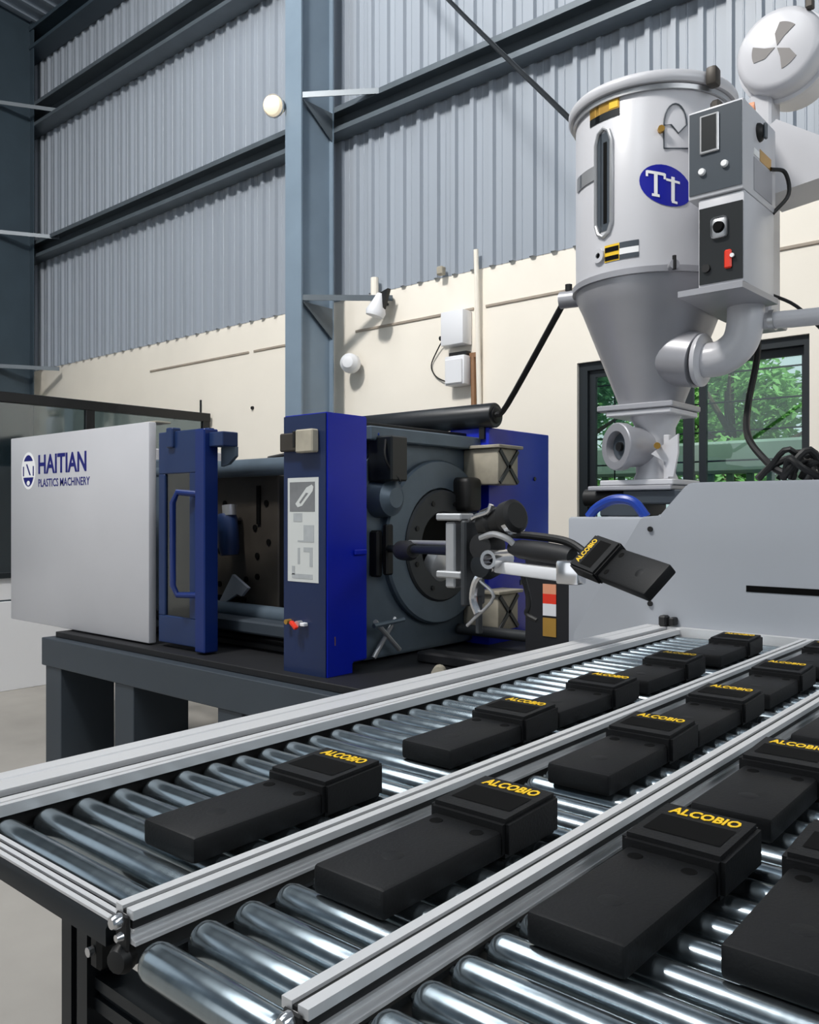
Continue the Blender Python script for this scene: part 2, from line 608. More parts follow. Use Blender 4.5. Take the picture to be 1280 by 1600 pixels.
def tree(label, x, y, h, r, seed, leafm, n=2600):
    rnd = random.Random(seed)
    t = thing('leafy_tree', label, 'tree', (x, y, -0.15), 'trees outside the window')
    obj('trunk', tube(BM(), [(x, y, -.15), (x + .06, y, h * .3), (x - .05, y + .05, h * .6), (x, y, h * .9)], .1, 8, 4, radii=(.12, .04)), 'bark', t)
    for k in range(4):
        a = rnd.uniform(0, 6.28)
        z = h * rnd.uniform(.3, .55)
        obj('branch', tube(BM(), [(x, y, z), (x + .5 * r * math.cos(a), y + .5 * r * math.sin(a), z + .35), (x + r * .9 * math.cos(a), y + .8 * r * math.sin(a), z + .6)], .04, 6, 4, radii=(.05, .015)), 'bark', t)
    b = BM()
    cl = [(x + rnd.uniform(-r, r) * .62, y + rnd.uniform(-r, r) * .6, h * rnd.uniform(.42, 1.0), rnd.uniform(.3, .5) * r) for _ in range(20)]
    for _ in range(n):
        cx, cy, cz, cr = rnd.choice(cl)
        d = Vector((rnd.gauss(0, 1), rnd.gauss(0, 1), rnd.gauss(0, 1))).normalized() * cr * rnd.uniform(.55, 1.0)
        p = Vector((cx, cy, cz)) + d
        mt = Euler((rnd.uniform(-.9, .9), rnd.uniform(-.9, .9), rnd.uniform(0, 6.28))).to_matrix()
        L = rnd.uniform(.06, .11)
        q = [b.verts.new(p + mt @ Vector(c)) for c in ((0, -L, 0), (L * .38, 0, .02), (0, L, 0), (-L * .38, 0, .02))]
        b.faces.new(q)
    f = obj('foliage', b, leafm, t, kind='stuff')


tree('leafy tree left of the window middle bar, in the nearer row', -6.4, 10.9, 4.4, 1.1, 3, 'leaf_b', 5200)
tree('leafy tree behind the middle bar of the window, in the nearer row', -3.9, 10.9, 4.6, 1.1, 5, 'leaf', 5600)
tree('leafy tree at the right edge of the window, in the nearer row', -1.4, 10.9, 4.6, 1.1, 7, 'leaf_b', 5200)
tree('pale tree at the left edge of the window, in the far row', -7.7, 13.7, 4.8, 1.1, 11, 'leaf', 5200)
tree('pale tree left of the hopper throat, in the far row', -5.1, 13.7, 5.0, 1.1, 13, 'leaf', 5200)
tree('pale tree in the right half of the window, in the far row', -2.5, 13.7, 5.0, 1.1, 17, 'leaf_b', 5200)

# ------------------------------------------------------------------ glazed cabin at left
cb = thing('glazed_partition', 'dark-framed glazed cabin wall with a white lower panel, at the left behind the machine', 'partition', (-7.65, 4.0, FL))
PX = -7.67
ZT, ZS = 2.52, .91
for y0, y1 in [(5.47, 5.56), (4.13, 4.22), (2.6, 2.69), (1.2, 1.29)]:
    obj('post', box(BM(), (PX, y0, FL), (PX + .05, y1, ZT - .02), .004), 'black', cb)
obj('head_rail', box(BM(), (PX - .01, 1.2, ZT - .09), (PX + .06, 5.56, ZT), .004), 'black', cb)
obj('sill_rail', box(BM(), (PX - .01, 1.2, ZS - .05), (PX + .06, 5.56, ZS), .004), 'window_frame', cb)
for y0, y1 in [(4.22, 5.47), (2.69, 4.13), (1.29, 2.6)]:
    obj('pane', box(BM(), (PX + .02, y0, ZS), (PX + .028, y1, ZT - .09)), 'smoked', cb)
    obj('lower_panel', box(BM(), (PX + .005, y0, .665), (PX + .03, y1, ZS - .05), .004), 'white_plastic', cb)
    obj('lower_panel', box(BM(), (PX + .005, y0, FL), (PX + .03, y1, .65), .004), 'white_plastic', cb)
obj('latch_rod', cyl(BM(), (PX + .02, 5.46, ZT), (PX + .02, 5.46, ZT + .14), .012, n=8), 'black', cb)

# ------------------------------------------------------------------ small things on the back wall
o = thing('bulkhead_lamp', 'small lit round lamp on the front of the steel column', 'lamp', (-5.74, 4.96, 5.05))
obj('lamp_globe', lathe(BM(), [(0, -.10), (.05, -.09), (.085, -.05), (.09, 0), (.08, .04), (.05, .06), (0, .062)], (-5.80, 4.91, 5.06), (0.35, -.9, -.25), 20), 'lamp_glow', o)
obj('lamp_base', cyl(BM(), (-5.77, 5.0, 5.08), (-5.79, 4.95, 5.07), .05, n=14), 'girt', o)
obj('cage_ring', lathe(BM(), [(.093, -.012), (.1, -.012), (.1, .012), (.093, .012)], (-5.80, 4.91, 5.06), (0.35, -.9, -.25), 20, close=True), 'silver', o)

o = thing('junction_box', 'upper white electrical box on the cream wall', 'electrical box', (-4.23, 5.55, 2.95), 'white boxes on the cream wall')
obj('housing', box(BM(), (-4.35, 5.47, 2.82), (-4.12, YW, 3.10), .01, 2), 'white_plastic', o)
obj('cable_gland', cyl(BM(), (-4.36, 5.53, 2.9), (-4.40, 5.53, 2.9), .02, n=10), 'rubber', o)
o = thing('junction_box', 'lower white electrical box on the cream wall, under the other box', 'electrical box', (-4.21, 5.55, 2.6), 'white boxes on the cream wall')
obj('housing', box(BM(), (-4.315, 5.48, 2.49), (-4.115, YW, 2.73), .01, 2), 'white_plastic', o)
obj('cover', box(BM(), (-4.30, 5.465, 2.50), (-4.13, 5.48, 2.70), .006), 'white_plastic', o)
obj('cable_gland', box(BM(), (-4.30, 5.52, 2.73), (-4.12, 5.58, 2.765)), 'rubber', o)
b = tube(BM(), [(-4.38, 5.55, 2.9), (-4.46, 5.57, 2.82), (-4.54, 5.585, 2.70), (-4.49, 5.585, 2.60), (-4.36, 5.57, 2.54), (-4.31, 5.56, 2.55)], .006, 6, 5)
tag(obj('wall_cable', b, 'rubber'), 'thin dark cable looping between the two white electrical boxes', 'cable')
b = tube(BM(), [(-4.09, 5.575, 2.72), (-4.09, 5.58, 2.3)], .022, 8)
box(b, (-4.12, 5.56, 2.71), (-4.04, 5.595, 2.75))
tag(obj('brown_conduit', b, 'brown'), 'short brown conduit beside the lower white electrical box', 'conduit')
tag(obj('wall_conduit', cyl(BM(), (-4.03, 5.578, 2.25), (-4.03, 5.53, 3.57), .02, n=10), 'plaster'), 'cream vertical conduit right of the white electrical boxes', 'conduit')
tag(obj('wall_conduit', cyl(BM(), (-5.14, 5.52, 3.30), (-5.14, 5.52, 3.54), .035, n=10), 'plaster'), 'short cream pipe stub at the top of the cream wall, beside the column brace', 'conduit')

o = thing('wall_floodlight', 'small white lamp with a dark hood, hung under the lower column brace', 'lamp', (-5.05, 5.56, 3.3))
obj('lamp_arm', tube(BM(), [(-5.05, 5.595, 3.30), (-5.05, 5.52, 3.34), (-5.02, 5.46, 3.30)], .012, 8, 4), 'rubber', o)
obj('lamp_shade', lathe(BM(), [(0, 0), (.035, .0), (.055, .07), (.09, .16), (.08, .2), (0, .21)], (-5.0, 5.45, 3.36), (-.25, -.15, -1), 18), 'white_plastic', o)
obj('lamp_hood', prism(BM(), [(-5.02, 3.36), (-4.90, 3.39), (-4.93, 3.30), (-4.96, 3.22)], 5.43, 5.47, XZ), 'rubber', o)
o = thing('dome_camera', 'round white dome fitting on the cream wall beside the column', 'camera', (-5.45, 5.58, 2.8))
obj('dome', lathe(BM(), [(0, -.1), (.05, -.09), (.085, -.05), (.09, 0), (.09, .02), (0, .02)], (-5.40, 5.48, 2.80), (-.45, .9, 0), 20), 'white_plastic', o)
obj('mount', cyl(BM(), (-5.45, YW, 2.80), (-5.415, 5.49, 2.80), .045, n=12), 'rubber', o)
b = lathe(BM(), [(0, 0), (.02, 0), (.016, .02), (0, .022)], (-6.94, YW, 2.53), (0, -1, 0), 10)
tag(obj('wall_hook', b, 'rubber'), 'tiny dark hook on the cream wall above the open guard', 'hook')
b = box(BM(), (-4.42, 5.5, 3.43), (-4.36, 5.56, 3.50), .008)
tag(obj('wall_bracket', b, 'beige'), 'small beige bracket where the ribbed wall meets the cream wall', 'bracket')

# ================================================================== THE INJECTION MACHINE
mc = thing('injection_machine', 'large white and blue injection machine with an open guard, on a dark steel base', 'machine', (-3.2, 3.5, 0))

# base
b = BM()
box(b, (-5.16, 2.50, .50), (0.3, 2.62, .67), .004)
bs = obj('base_frame', b, 'base_grey', mc)
obj('base_deck', box(BM(), (-5.14, 2.62, .50), (0.3, 4.5, .665), .004), 'matte_black', mc)
obj('base_deck', box(BM(), (-5.10, 2.56, .671), (0.2, 4.4, .705), .003), 'matte_black', mc)
for x in (-5.125, -4.32, -3.38, -2.2, -1.0):
    b = BM()
    box(b, (x, 2.51, FL), (x + .19, 2.865, .50), .004)
    obj('leg', b, 'base_grey', bs)
    b = BM()
    box(b, (x + .02, 4.1, FL), (x + .17, 4.4, .50), .004)
    obj('leg', b, 'base_grey', bs)

# white guard at the clamp end
b = box(BM(), (-5.875, 2.63, .715), (-4.17, 2.68, 1.955), .007, 2)
wg = obj('white_guard', b, 'white_paint', mc)
obj('return_flange', box(BM(), (-5.875, 2.68, .72), (-5.84, 4.45, 1.95), .006), 'white_paint', mc)
obj('latch_plate', box(BM(), (-4.30, 2.68, 1.955), (-4.18, 2.78, 1.965), .002), 'beige', mc)
# emblem and lettering (flat print on the guard)
GY = 2.6295
F = lambda x, z: (lambda a, c, t: (x + a, GY - t, z + c))


def ell(cx, cz, rx, rz, a0=0, a1=360, n=24):
    return [(cx + rx * math.cos(R(a0 + (a1 - a0) * i / n)), cz + rz * math.sin(R(a0 + (a1 - a0) * i / n))) for i in range(n + (0 if a1 - a0 == 360 else 1))]


EX, EZ = -5.610, 1.725
obj('emblem', prism(BM(), ell(EX, EZ, .100, .125), GY - .0006, GY, XZ), 'white_ink', wg)
obj('emblem', prism(BM(), ell(EX, EZ, .080, .105, 38, 142), GY - .0012, GY - .0004, XZ), 'logo_blue', wg)
obj('emblem', prism(BM(), ell(EX, EZ, .080, .105, 205, 335), GY - .0012, GY - .0004, XZ), 'logo_blue', wg)
b = BM()
for q in ([(-.078, .03), (-.062, .03), (-.062, -.035), (-.078, -.035)], [(.062, .03), (.078, .03), (.078, -.035), (.062, -.035)], [(-.035, .045), (-.015, .045), (.035, -.03), (.015, -.03)]):
    prism(b, [(EX + x, EZ + z) for x, z in q], GY - .0012, GY - .0004, XZ)
obj('emblem', b, 'logo_blue', wg)
obj('emblem', prism(BM(), ell(EX, EZ - .082, .022, .016, n=12), GY - .0018, GY - .001, XZ), 'white_ink', wg)
obj('lettering', text_bm('HAITIAN', .62, .125, F(-5.47, 1.70), .001, .025), 'logo_blue', wg)
obj('lettering', text_bm('PLASTICS MACHINERY', .66, .052, F(-5.47, 1.615), .001, .01), 'logo_blue', wg)

# sliding door
b = BM()
for lo, hi in [((-4.12, 2.66, 1.66), (-3.66, 2.70, 1.89)), ((-4.12, 2.66, .73), (-3.66, 2.70, .88)), ((-3.83, 2.66, .88), (-3.66, 2.70, 1.66)), ((-4.12, 2.66, .88), (-4.06, 2.70, 1.66))]:
    box(b, lo, hi, .004)
dr = obj('sliding_door', b, 'blue_dark', mc)
obj('window_pane', box(BM(), (-4.06, 2.672, .88), (-3.83, 2.68, 1.66)), 'door_glass', dr)
obj('window_pane', box(BM(), (-4.0, 2.70, .9), (-3.97, 2.72, 1.64)), 'silver', dr)
obj('edge_post', box(BM(), (-3.74, 2.63, .715), (-3.655, 2.72, 1.885), .006), 'door_blue', dr)
b = tube(BM(), [(-3.75, 2.655, 1.545), (-3.85, 2.60, 1.555), (-3.87, 2.585, 1.50), (-3.87, 2.585, 1.06), (-3.85, 2.60, 1.01), (-3.75, 2.655, 1.01)], .017, 10)
obj('handle', b, 'door_blue', dr)
obj('hinge_bracket', box(BM(), (-4.02, 2.64, 1.80), (-3.96, 2.70, 1.91), .006), 'blue_dark', dr)

# guard header inside the opening, sill, rear guard
obj('guard_header', box(BM(), (-3.655, 2.66, 1.79), (-3.54, 2.76, 1.865), .004), 'blue_dark', mc)
obj('guard_gusset', prism(BM(), [(-3.66, 1.79), (-3.54, 1.79), (-3.54, 1.74), (-3.60, 1.70), (-3.66, 1.69)], 2.74, 2.76, XZ), 'casting', mc)
obj('slide_rail', box(BM(), (-4.6, 2.86, .80), (-2.9, 2.98, .87), .01), 'base_grey', mc)
obj('slide_rail', box(BM(), (-4.6, 2.95, .705), (-2.9, 4.2, .74), .006), 'matte_black', mc)
obj('rear_guard', box(BM(), (-5.84, 4.44, .70), (-2.86, 4.48, 1.80), .004), 'matte_black', mc)

# guard post with its fittings
b = BM()
prism(b, [(2.63, .70), (2.80, .70), (2.80, .755), (2.895, .755), (2.895, 1.90), (2.63, 1.90)], -3.035, -2.742, YZ)
bmesh.ops.bevel(b, geom=list(b.edges), offset=.006, segments=2, affect='EDGES')
ps = obj('guard_post', b, 'blue', mc)
PY = 2.6285
b = box(BM(), (-3.0, PY - .002, 1.128), (-2.792, PY, 1.608))
obj('poster', b, 'paper', ps)
obj('poster_picture', box(BM(), (-2.985, PY - .003, 1.452), (-2.815, PY - .002, 1.588)), 'print_grey', ps)
b = prism(BM(), [(-2.945, 1.488), (-2.87, 1.562), (-2.835, 1.575), (-2.823, 1.565), (-2.828, 1.545), (-2.90, 1.478), (-2.93, 1.472)], PY - .004, PY - .003, XZ)
obj('poster_picture', b, 'paper', ps)
obj('poster_picture', prism(BM(), [(-2.918, 1.494), (-2.872, 1.538), (-2.858, 1.536), (-2.91, 1.488)], PY - .0048, PY - .004, XZ), 'print_grey', ps)
for x0, x1, z0, z1 in [(-2.96, -2.90, 1.405, 1.445), (-2.89, -2.82, 1.32, 1.39), (-2.93, -2.82, 1.312, 1.32), (-2.93, -2.915, 1.21, 1.285), (-2.89, -2.83, 1.268, 1.288), (-2.85, -2.83, 1.20, 1.268), (-2.97, -2.95, 1.16, 1.20), (-2.97, -2.83, 1.143, 1.165)]:
    obj('poster_print', box(BM(), (x0, PY - .003, z0), (x1, PY - .002, z1)), 'print_light', ps)
obj('sensor_box', box(BM(), (-2.905, 2.585, 1.72), (-2.79, PY, 1.825), .006), 'beige', ps)
obj('sensor_arm', box(BM(), (-3.03, 2.60, 1.73), (-2.915, PY, 1.815), .006), 'mould', ps)
obj('sensor_clip', box(BM(), (-2.918, 2.58, 1.745), (-2.904, PY, 1.82), .003), 'rubber', ps)
obj('key_switch', cyl(BM(), (-2.985, PY, .94), (-2.985, 2.60, .94), .012, n=12), 'brass', ps)
obj('stop_switch', cyl(BM(), (-2.91, PY, .935), (-2.91, 2.60, .935), .016, n=14), 'silver', ps)
b = box(BM(), (-.024, -.011, -.008), (.024, .011, .008), .004, 2)
b.transform(Matrix.Translation((-2.918, 2.59, .932)) @ Matrix.Rotation(R(38), 4, 'Y'))
obj('stop_lever', b, 'red', ps)
obj('switch_knob', box(BM(), (-2.89, 2.60, .928), (-2.862, PY, .944), .003), 'white_plastic', ps)
obj('front_shade_plate', box(BM(), (-3.03, 2.6285, .705), (-2.748, 2.634, 1.895)), 'shaded_blue', ps)  # darker sheet paints the duller light on the post's front
obj('side_catch', box(BM(), (-2.742, 2.80, 1.25), (-2.728, 2.88, 1.275), .004), 'blue', ps)
obj('side_slot', box(BM(), (-2.742, 2.68, .845), (-2.7405, 2.684, .885)), 'brass', ps)

# rear post of the guard
b = box(BM(), (-3.02, 3.885, .70), (-2.742, 4.525, 1.925), .006, 2)
rp = obj('guard_post', b, 'blue', mc)
obj('side_slot', box(BM(), (-2.742, 4.2, 1.02), (-2.738, 4.45, 1.05)), 'ring', rp)
obj('screw', cyl(BM(), (-2.742, 4.36, 1.65), (-2.736, 4.36, 1.65), .012, n=8), 'ring', rp)

# fixed platen with flange rings and nozzle hole
PXX = -2.86
b = BM()
pl = [(3.0, .72), (4.05, .72), (4.05, 1.62), (3.86, 1.80), (3.1, 1.80), (3.0, 1.70)]
prism(b, pl, -3.15, PXX, YZ)
bmesh.ops.bevel(b, geom=list(b.edges), offset=.01, segments=2, affect='EDGES')
pt = obj('fixed_platen', b, 'casting', mc)
CY, CZ = 3.555, 1.29
obj('outer_ring', lathe(BM(), [(.29, -.03), (.43, -.03), (.44, 0), (.44, .028), (.43, .04), (.29, .04)], (PXX, CY, CZ), (1, 0, 0), 56, close=True), 'casting', pt)
obj('inner_ring', lathe(BM(), [(.175, -.02), (.30, -.02), (.30, .045), (.29, .055), (.185, .055), (.175, .045)], (PXX, CY, CZ - .02), (1, 0, 0), 48, close=True), 'ring', pt)
obj('nozzle_hole', lathe(BM(), [(0, .002), (.17, .002), (.175, .01)], (PXX, CY, CZ - .02), (1, 0, 0), 32), 'screen', pt)
for k in range(8):
    a = R(22 + 45 * k)
    p = Vector((PXX + .055, CY + .24 * math.cos(a), CZ - .02 + .24 * math.sin(a)))
    obj('bolt', cyl(BM(), p - Vector((.01, 0, 0)), p + Vector((.006, 0, 0)), .014, n=6), 'rubber', pt)
obj('nozzle_guard', lathe(BM(), [(0, 0), (.10, 0), (.085, .05), (.03, .08), (0, .08)], (PXX + .01, CY - .02, CZ - .13), (1, 0, -.15), 24), 'silver', pt)
# tie bars and their square nuts
for y, z in ((3.04, .88), (3.04, 1.70), (3.95, .88), (3.95, 1.70)):
    obj('tie_bar', cyl(BM(), (-5.6, y, z), (-3.10, y, z), .05, n=24), 'casting', mc)
for y, z in ((3.90, .90), (3.90, 1.70)):
    x1 = -2.62
    b = BM()
    box(b, (PXX, y - .10, z - .10), (x1, y + .10, z + .10), .012, 2)
    nt = obj('tie_bar_nut', b, 'beige', mc)
    for sgn in (-1, 1):
        b = BM()
        prism(b, [(-.125, -.011), (.125, -.011), (.125, .011), (-.125, .011)], x1 - .002, x1 + .008, lambda u, w, t, y=y, z=z, s=sgn: (t, y + (u - s * w) * .707, z + (u * s + w) * .707))
        obj('strap', b, 'ring', nt)
    obj('cap_plate', box(BM(), (PXX, y - .12, z + .10), (x1 + .02, y + .12, z + .118), .003), 'beige', nt)
obj('motor_box', box(BM(), (PXX, 3.02, 1.60), (-2.70, 3.14, 1.82), .008), 'panel_black', mc)
obj('motor_box', box(BM(), (PXX, 3.66, 1.45), (-2.72, 3.80, 1.64), .03, 3), 'rubber', mc)
obj('platen_boss', lathe(BM(), [(0, .12), (.05, .12), (.09, .09), (.10, 0), (0, 0)], (PXX, 3.10, 1.52), (1, 0, 0), 20), 'casting', mc)
obj('platen_lug', box(BM(), (PXX, 3.03, 1.13), (-2.80, 3.07, 1.36), .01), 'rubber', mc)
obj('top_rail', box(BM(), (-3.1, 2.98, 1.80), (-2.80, 3.9, 1.87), .006), 'casting', mc)
obj('cable_tray', box(BM(), (-3.0, 3.0, 1.87), (-2.9, 3.9, 1.90), .004), 'rubber', mc)
# bracing below the ring, seen behind the front post
obj('brace_rod', cyl(BM(), (-2.80, 3.0, .74), (-2.80, 3.16, .92), .012, n=8), 'silver', mc)
obj('brace_rod', cyl(BM(), (-2.79, 3.0, .92), (-2.79, 3.18, .76), .012, n=8), 'silver', mc)
obj('brace_rod', cyl(BM(), (-2.78, 2.98, .90), (-2.78, 3.2, .91), .012, n=8), 'casting', mc)

# roll carried above the platen
b = lathe(BM(), [(0, -.004), (.045, -.004), (.05, 0), (.066, 0), (.07, .006), (.07, 1.29), (.066, 1.30), (0, 1.30)], (-2.705, 3.9, 1.992), (-1, 0, 0), 32)
rl = obj('black_roll', b, 'wet_black', mc)
obj('end_cap', lathe(BM(), [(0, .012), (.03, .012), (.045, .004), (.045, 0), (0, 0)], (-2.70, 3.9, 1.992), (1, 0, 0), 20), 'rubber', rl)
obj('roll_bracket', box(BM(), (-3.90, 3.86, 1.80), (-3.86, 3.94, 1.93)), 'rubber', mc)
obj('roll_bracket', box(BM(), (-2.80, 3.87, 1.86), (-2.765, 3.93, 1.93)), 'rubber', mc)
obj('hydraulic_hose', tube(BM(), [(-2.69, 3.88, 1.99), (-2.60, 3.86, 2.04), (-2.08, 3.58, 2.47)], .016, 8, 5), 'rubber', mc)
obj('hydraulic_hose', tube(BM(), [(-3.2, 3.2, 1.83), (-3.5, 3.5, 1.87), (-3.9, 3.7, 1.86), (-4.3, 3.6, 1.80)], .016, 8, 5), 'rubber', mc)
obj('blue_air_line', tube(BM(), [(-2.95, 2.90, 1.83), (-2.85, 2.99, 1.83), (-2.80, 3.04, 1.83)], .008, 8, 4), 'blue_hose', mc)
obj('air_line', tube(BM(), [(-2.74, 3.02, 1.80), (-2.72, 3.0, 1.70), (-2.70, 3.08, 1.60)], .006, 6, 4), 'rubber', mc)

# mould and clamping plate in the opening
b = BM()
box(b, (-4.55, 3.10, .78), (-3.62, 3.85, 1.66), .008)
mb = obj('mold_block', b, 'mould', mc)
for x, z in ((-4.15, 1.22), (-3.82, 1.36), (-3.80, 1.20), (-3.70, 1.28), (-3.80, 1.08), (-3.9, 1.06), (-4.15, 1.02), (-4.1, 1.5), (-3.72, 1.5), (-4.4, 1.3)):
    obj('screw_hole', cyl(BM(), (x, 3.1005, z), (x, 3.094, z), .018, n=12), 'screen', mb)
obj('joint_strip', box(BM(), (-4.55, 3.09, 1.38), (-3.95, 3.10, 1.40)), 'screen', mb)
obj('joint_strip', box(BM(), (-4.55, 3.09, .93), (-3.90, 3.10, .955)), 'screen', mb)
obj('joint_strip', box(BM(), (-3.80, 3.09, 1.38), (-3.77, 3.10, 1.6)), 'screen', mb)
obj('core_cylinder', lathe(BM(), [(0, 0), (.05, 0), (.06, .03), (.06, .2), (.05, .24), (0, .24)], (-3.98, 3.02, 1.44), (.12, 0, -1), 18), 'blue_dark', mb)
obj('core_cylinder', lathe(BM(), [(0, 0), (.04, 0), (.04, .06), (0, .06)], (-3.96, 3.02, 1.49), (.12, 0, -1), 16), 'silver', mb)
b = prism(BM(), [(-3.94, 1.09), (-3.80, 1.02), (-3.86, .97), (-3.9, .98), (-4.06, .90), (-4.10, .88)], 3.03, 3.05, XZ)
obj('ejector_plate', b, 'cover_grey', mb)
obj('moving_platen', box(BM(), (-4.95, 3.0, .72), (-4.60, 4.05, 1.78), .01), 'casting', mc)

# injection unit: covers, warning labels, carriage
ca = obj('carriage_block', box(BM(), (-2.16, 3.35, .70), (-1.80, 3.9, 1.25), .006), 'matte_black', mc)
for z0, z1, m in ((1.075, 1.12, 'orange'), (1.03, 1.075, 'red'), (.975, 1.03, 'white_plastic'), (.88, .965, 'brass')):
    obj('warning_label', box(BM(), (-2.06, 3.346, z0), (-1.99, 3.35, z1)), m, ca)
obj('carriage_rail', box(BM(), (-2.70, 3.2, .705), (-1.75, 3.32, .76), .01), 'matte_black', mc)
obj('carriage_rod', cyl(BM(), (-2.85, 3.75, .80), (-2.1, 3.75, .80), .03, n=16), 'ring', mc)
obj('pipe_end', cyl(BM(), (-2.35, 2.95, .74), (-2.28, 2.85, .75), .03, n=14), 'beige', mc)
b = box(BM(), (-1.765, 3.06, .70), (-1.20, 4.05, 1.43), .012, 2)
obj('barrel_cover', b, 'cover_grey', mc)
obj('cover_seal', box(BM(), (-1.79, 3.2, 1.20), (-1.76, 3.3, 1.37), .01), 'rubber', mc)
b = prism(BM(), [(-1.70, .70), (-1.70, .965), (-1.41, 1.432), (-1.338, 1.437), (-1.235, 1.55), (-1.21, 1.557), (.35, 1.557), (.35, .70)], 2.99, 3.058, XZ)
bmesh.ops.bevel(b, geom=list(b.edges), offset=.006, segments=2, affect='EDGES')
cv = obj('injection_cover', b, 'cover_grey', mc)
obj('cover_roof', box(BM(), (-1.22, 3.058, 1.2), (.35, 4.05, 1.55), .008), 'cover_grey', mc)
for x, z in ((-1.372, 1.386), (-1.372, 1.107)):
    obj('screw', cyl(BM(), (x, 2.99, z), (x, 2.982, z), .010, n=10), 'rubber', cv)
obj('hand_slot', box(BM(), (-1.02, 2.9885, 1.173), (-.55, 2.992, 1.195)), 'screen', cv)
obj('cable_plug', box(BM(), (-1.325, 2.95, 1.03), (-1.295, 2.99, 1.07), .006), 'rubber', cv)
obj('cable_plug', box(BM(), (-1.285, 2.95, 1.035), (-1.265, 2.99, 1.065), .004), 'rubber', cv)
# throat under the hopper
obj('throat_block', box(BM(), (-1.80, 3.40, 1.43), (-1.62, 3.7, 1.49), .006), 'base_grey', mc)
obj('throat_arm', box(BM(), (-1.70, 3.42, 1.485), (-1.42, 3.72, 1.545), .006), 'base_grey', mc)
obj('throat_motor', cyl(BM(), (-1.92, 3.5, 1.515), (-1.70, 3.5, 1.515), .04, n=18), 'rubber', mc)
obj('throat_plate', box(BM(), (-1.86, 3.40, 1.545), (-1.47, 3.72, 1.565), .004), 'hopper_grey', mc)
obj('cooling_hose', tube(BM(), [(-1.70, 3.12, 1.43), (-1.66, 3.12, 1.47), (-1.58, 3.11, 1.50), (-1.50, 3.11, 1.49), (-1.45, 3.12, 1.43)], .02, 10, 6), 'blue_hose', mc)

# ================================================================== HOPPER DRYER
HX, HY = -1.625, 3.55
hp = thing('hopper_dryer', 'white hopper dryer with control boxes standing over the injection unit', 'hopper', (HX, HY, 1.565))
b = lathe(BM(), [(0, 2.45), (.33, 2.45), (.33, 3.19), (.325, 3.20), (0, 3.20)], (HX, HY, 0), (0, 0, 1), 64)
br = obj('barrel', b, 'hopper_white', hp)
obj('lid', lathe(BM(), [(.31, 3.19), (.355, 3.19), (.362, 3.20), (.362, 3.225), (.355, 3.235), (.30, 3.25), (0, 3.26)], (HX, HY, 0), (0, 0, 1), 64), 'hopper_white', hp)
obj('lid_band', lathe(BM(), [(.331, 3.165), (.342, 3.165), (.342, 3.185), (.331, 3.185)], (HX, HY, 0), (0, 0, 1), 64, close=True), 'silver', hp)
obj('clamp_flange', lathe(BM(), [(.32, 2.425), (.345, 2.425), (.345, 2.45), (.32, 2.45)], (HX, HY, 0), (0, 0, 1), 64, close=True), 'hopper_grey', hp)
obj('cone', lathe(BM(), [(0, 1.92), (.14, 1.92), (.145, 1.94), (.30, 2.34), (.328, 2.40), (.33, 2.43), (0, 2.43)], (HX, HY, 0), (0, 0, 1), 56), 'hopper_grey', hp)
obj('neck_flange', box(BM(), (HX - .19, HY - .15, 1.895), (HX + .16, HY + .16, 1.92), .004), 'hopper_grey', hp)
obj('neck_flange', box(BM(), (HX - .15, HY - .14, 1.87), (HX + .15, HY + .15, 1.894), .004), 'hopper_white', hp)
obj('neck', lathe(BM(), [(.0, 1.58), (.095, 1.58), (.095, 1.6), (.085, 1.62), (.085, 1.82), (.11, 1.87), (0, 1.87)], (HX + .02, HY, 0), (0, 0, 1), 28), 'hopper_white', hp)
obj('foot_flange', box(BM(), (HX - .18, HY - .14, 1.566), (HX + .16, HY + .15, 1.59), .004), 'hopper_white', hp)
ax = Vector((-.45, -.88, 0)).normalized()
c0 = Vector((HX - .03, HY - .07, 1.735))
obj('sight_ring', lathe(BM(), [(.055, .06), (.068, .12), (.10, .12), (.104, .115), (.104, .08), (.09, .05), (.085, -.03), (.05, -.03)], c0, ax, 32, close=True), 'hopper_grey', hp)
obj('sight_glass', lathe(BM(), [(0, .09), (.058, .09), (.06, .06)], c0, ax, 24), 'panel_dark', hp)
obj('sight_knob', cyl(BM(), c0 + ax * .09, c0 + ax * .105, .02, n=12), 'rubber', hp)
obj('brass_tap', cyl(BM(), c0 + Vector((.11, -.05, .0)), c0 + Vector((.13, -.09, -.005)), .014, n=10), 'brass', hp)
obj('neck_rib', box(BM(), (HX + .10, HY - .10, 1.59), (HX + .125, HY - .07, 1.78), .003), 'hopper_white', hp)
obj('neck_rib', prism(BM(), [(HX + .05, 1.70), (HX + .17, 1.78), (HX + .17, 1.70), (HX + .15, 1.60), (HX + .12, 1.60), (HX + .12, 1.66)], HY - .115, HY - .10, XZ), 'hopper_white', hp)
# clamp bolts on the flange
for a in (-168, -52, 10, 100):
    ca_, sa_ = math.cos(R(a)), math.sin(R(a))
    p = Vector((HX + .35 * ca_, HY + .35 * sa_, 2.44))
    d = Vector((ca_, sa_, 0))
    k = 1.4 if a == -168 else 0.7
    bt = obj('clamp', cyl(BM(), p - d * .02, p + d * .05 * k, .028 * k, n=12), 'hopper_grey', hp)
    obj('clamp_screw', cyl(BM(), p + d * .03 + Vector((0, 0, -.02)), p + d * .03 + Vector((0, 0, .05 * k)), .012 * k, n=8), 'rubber', bt)


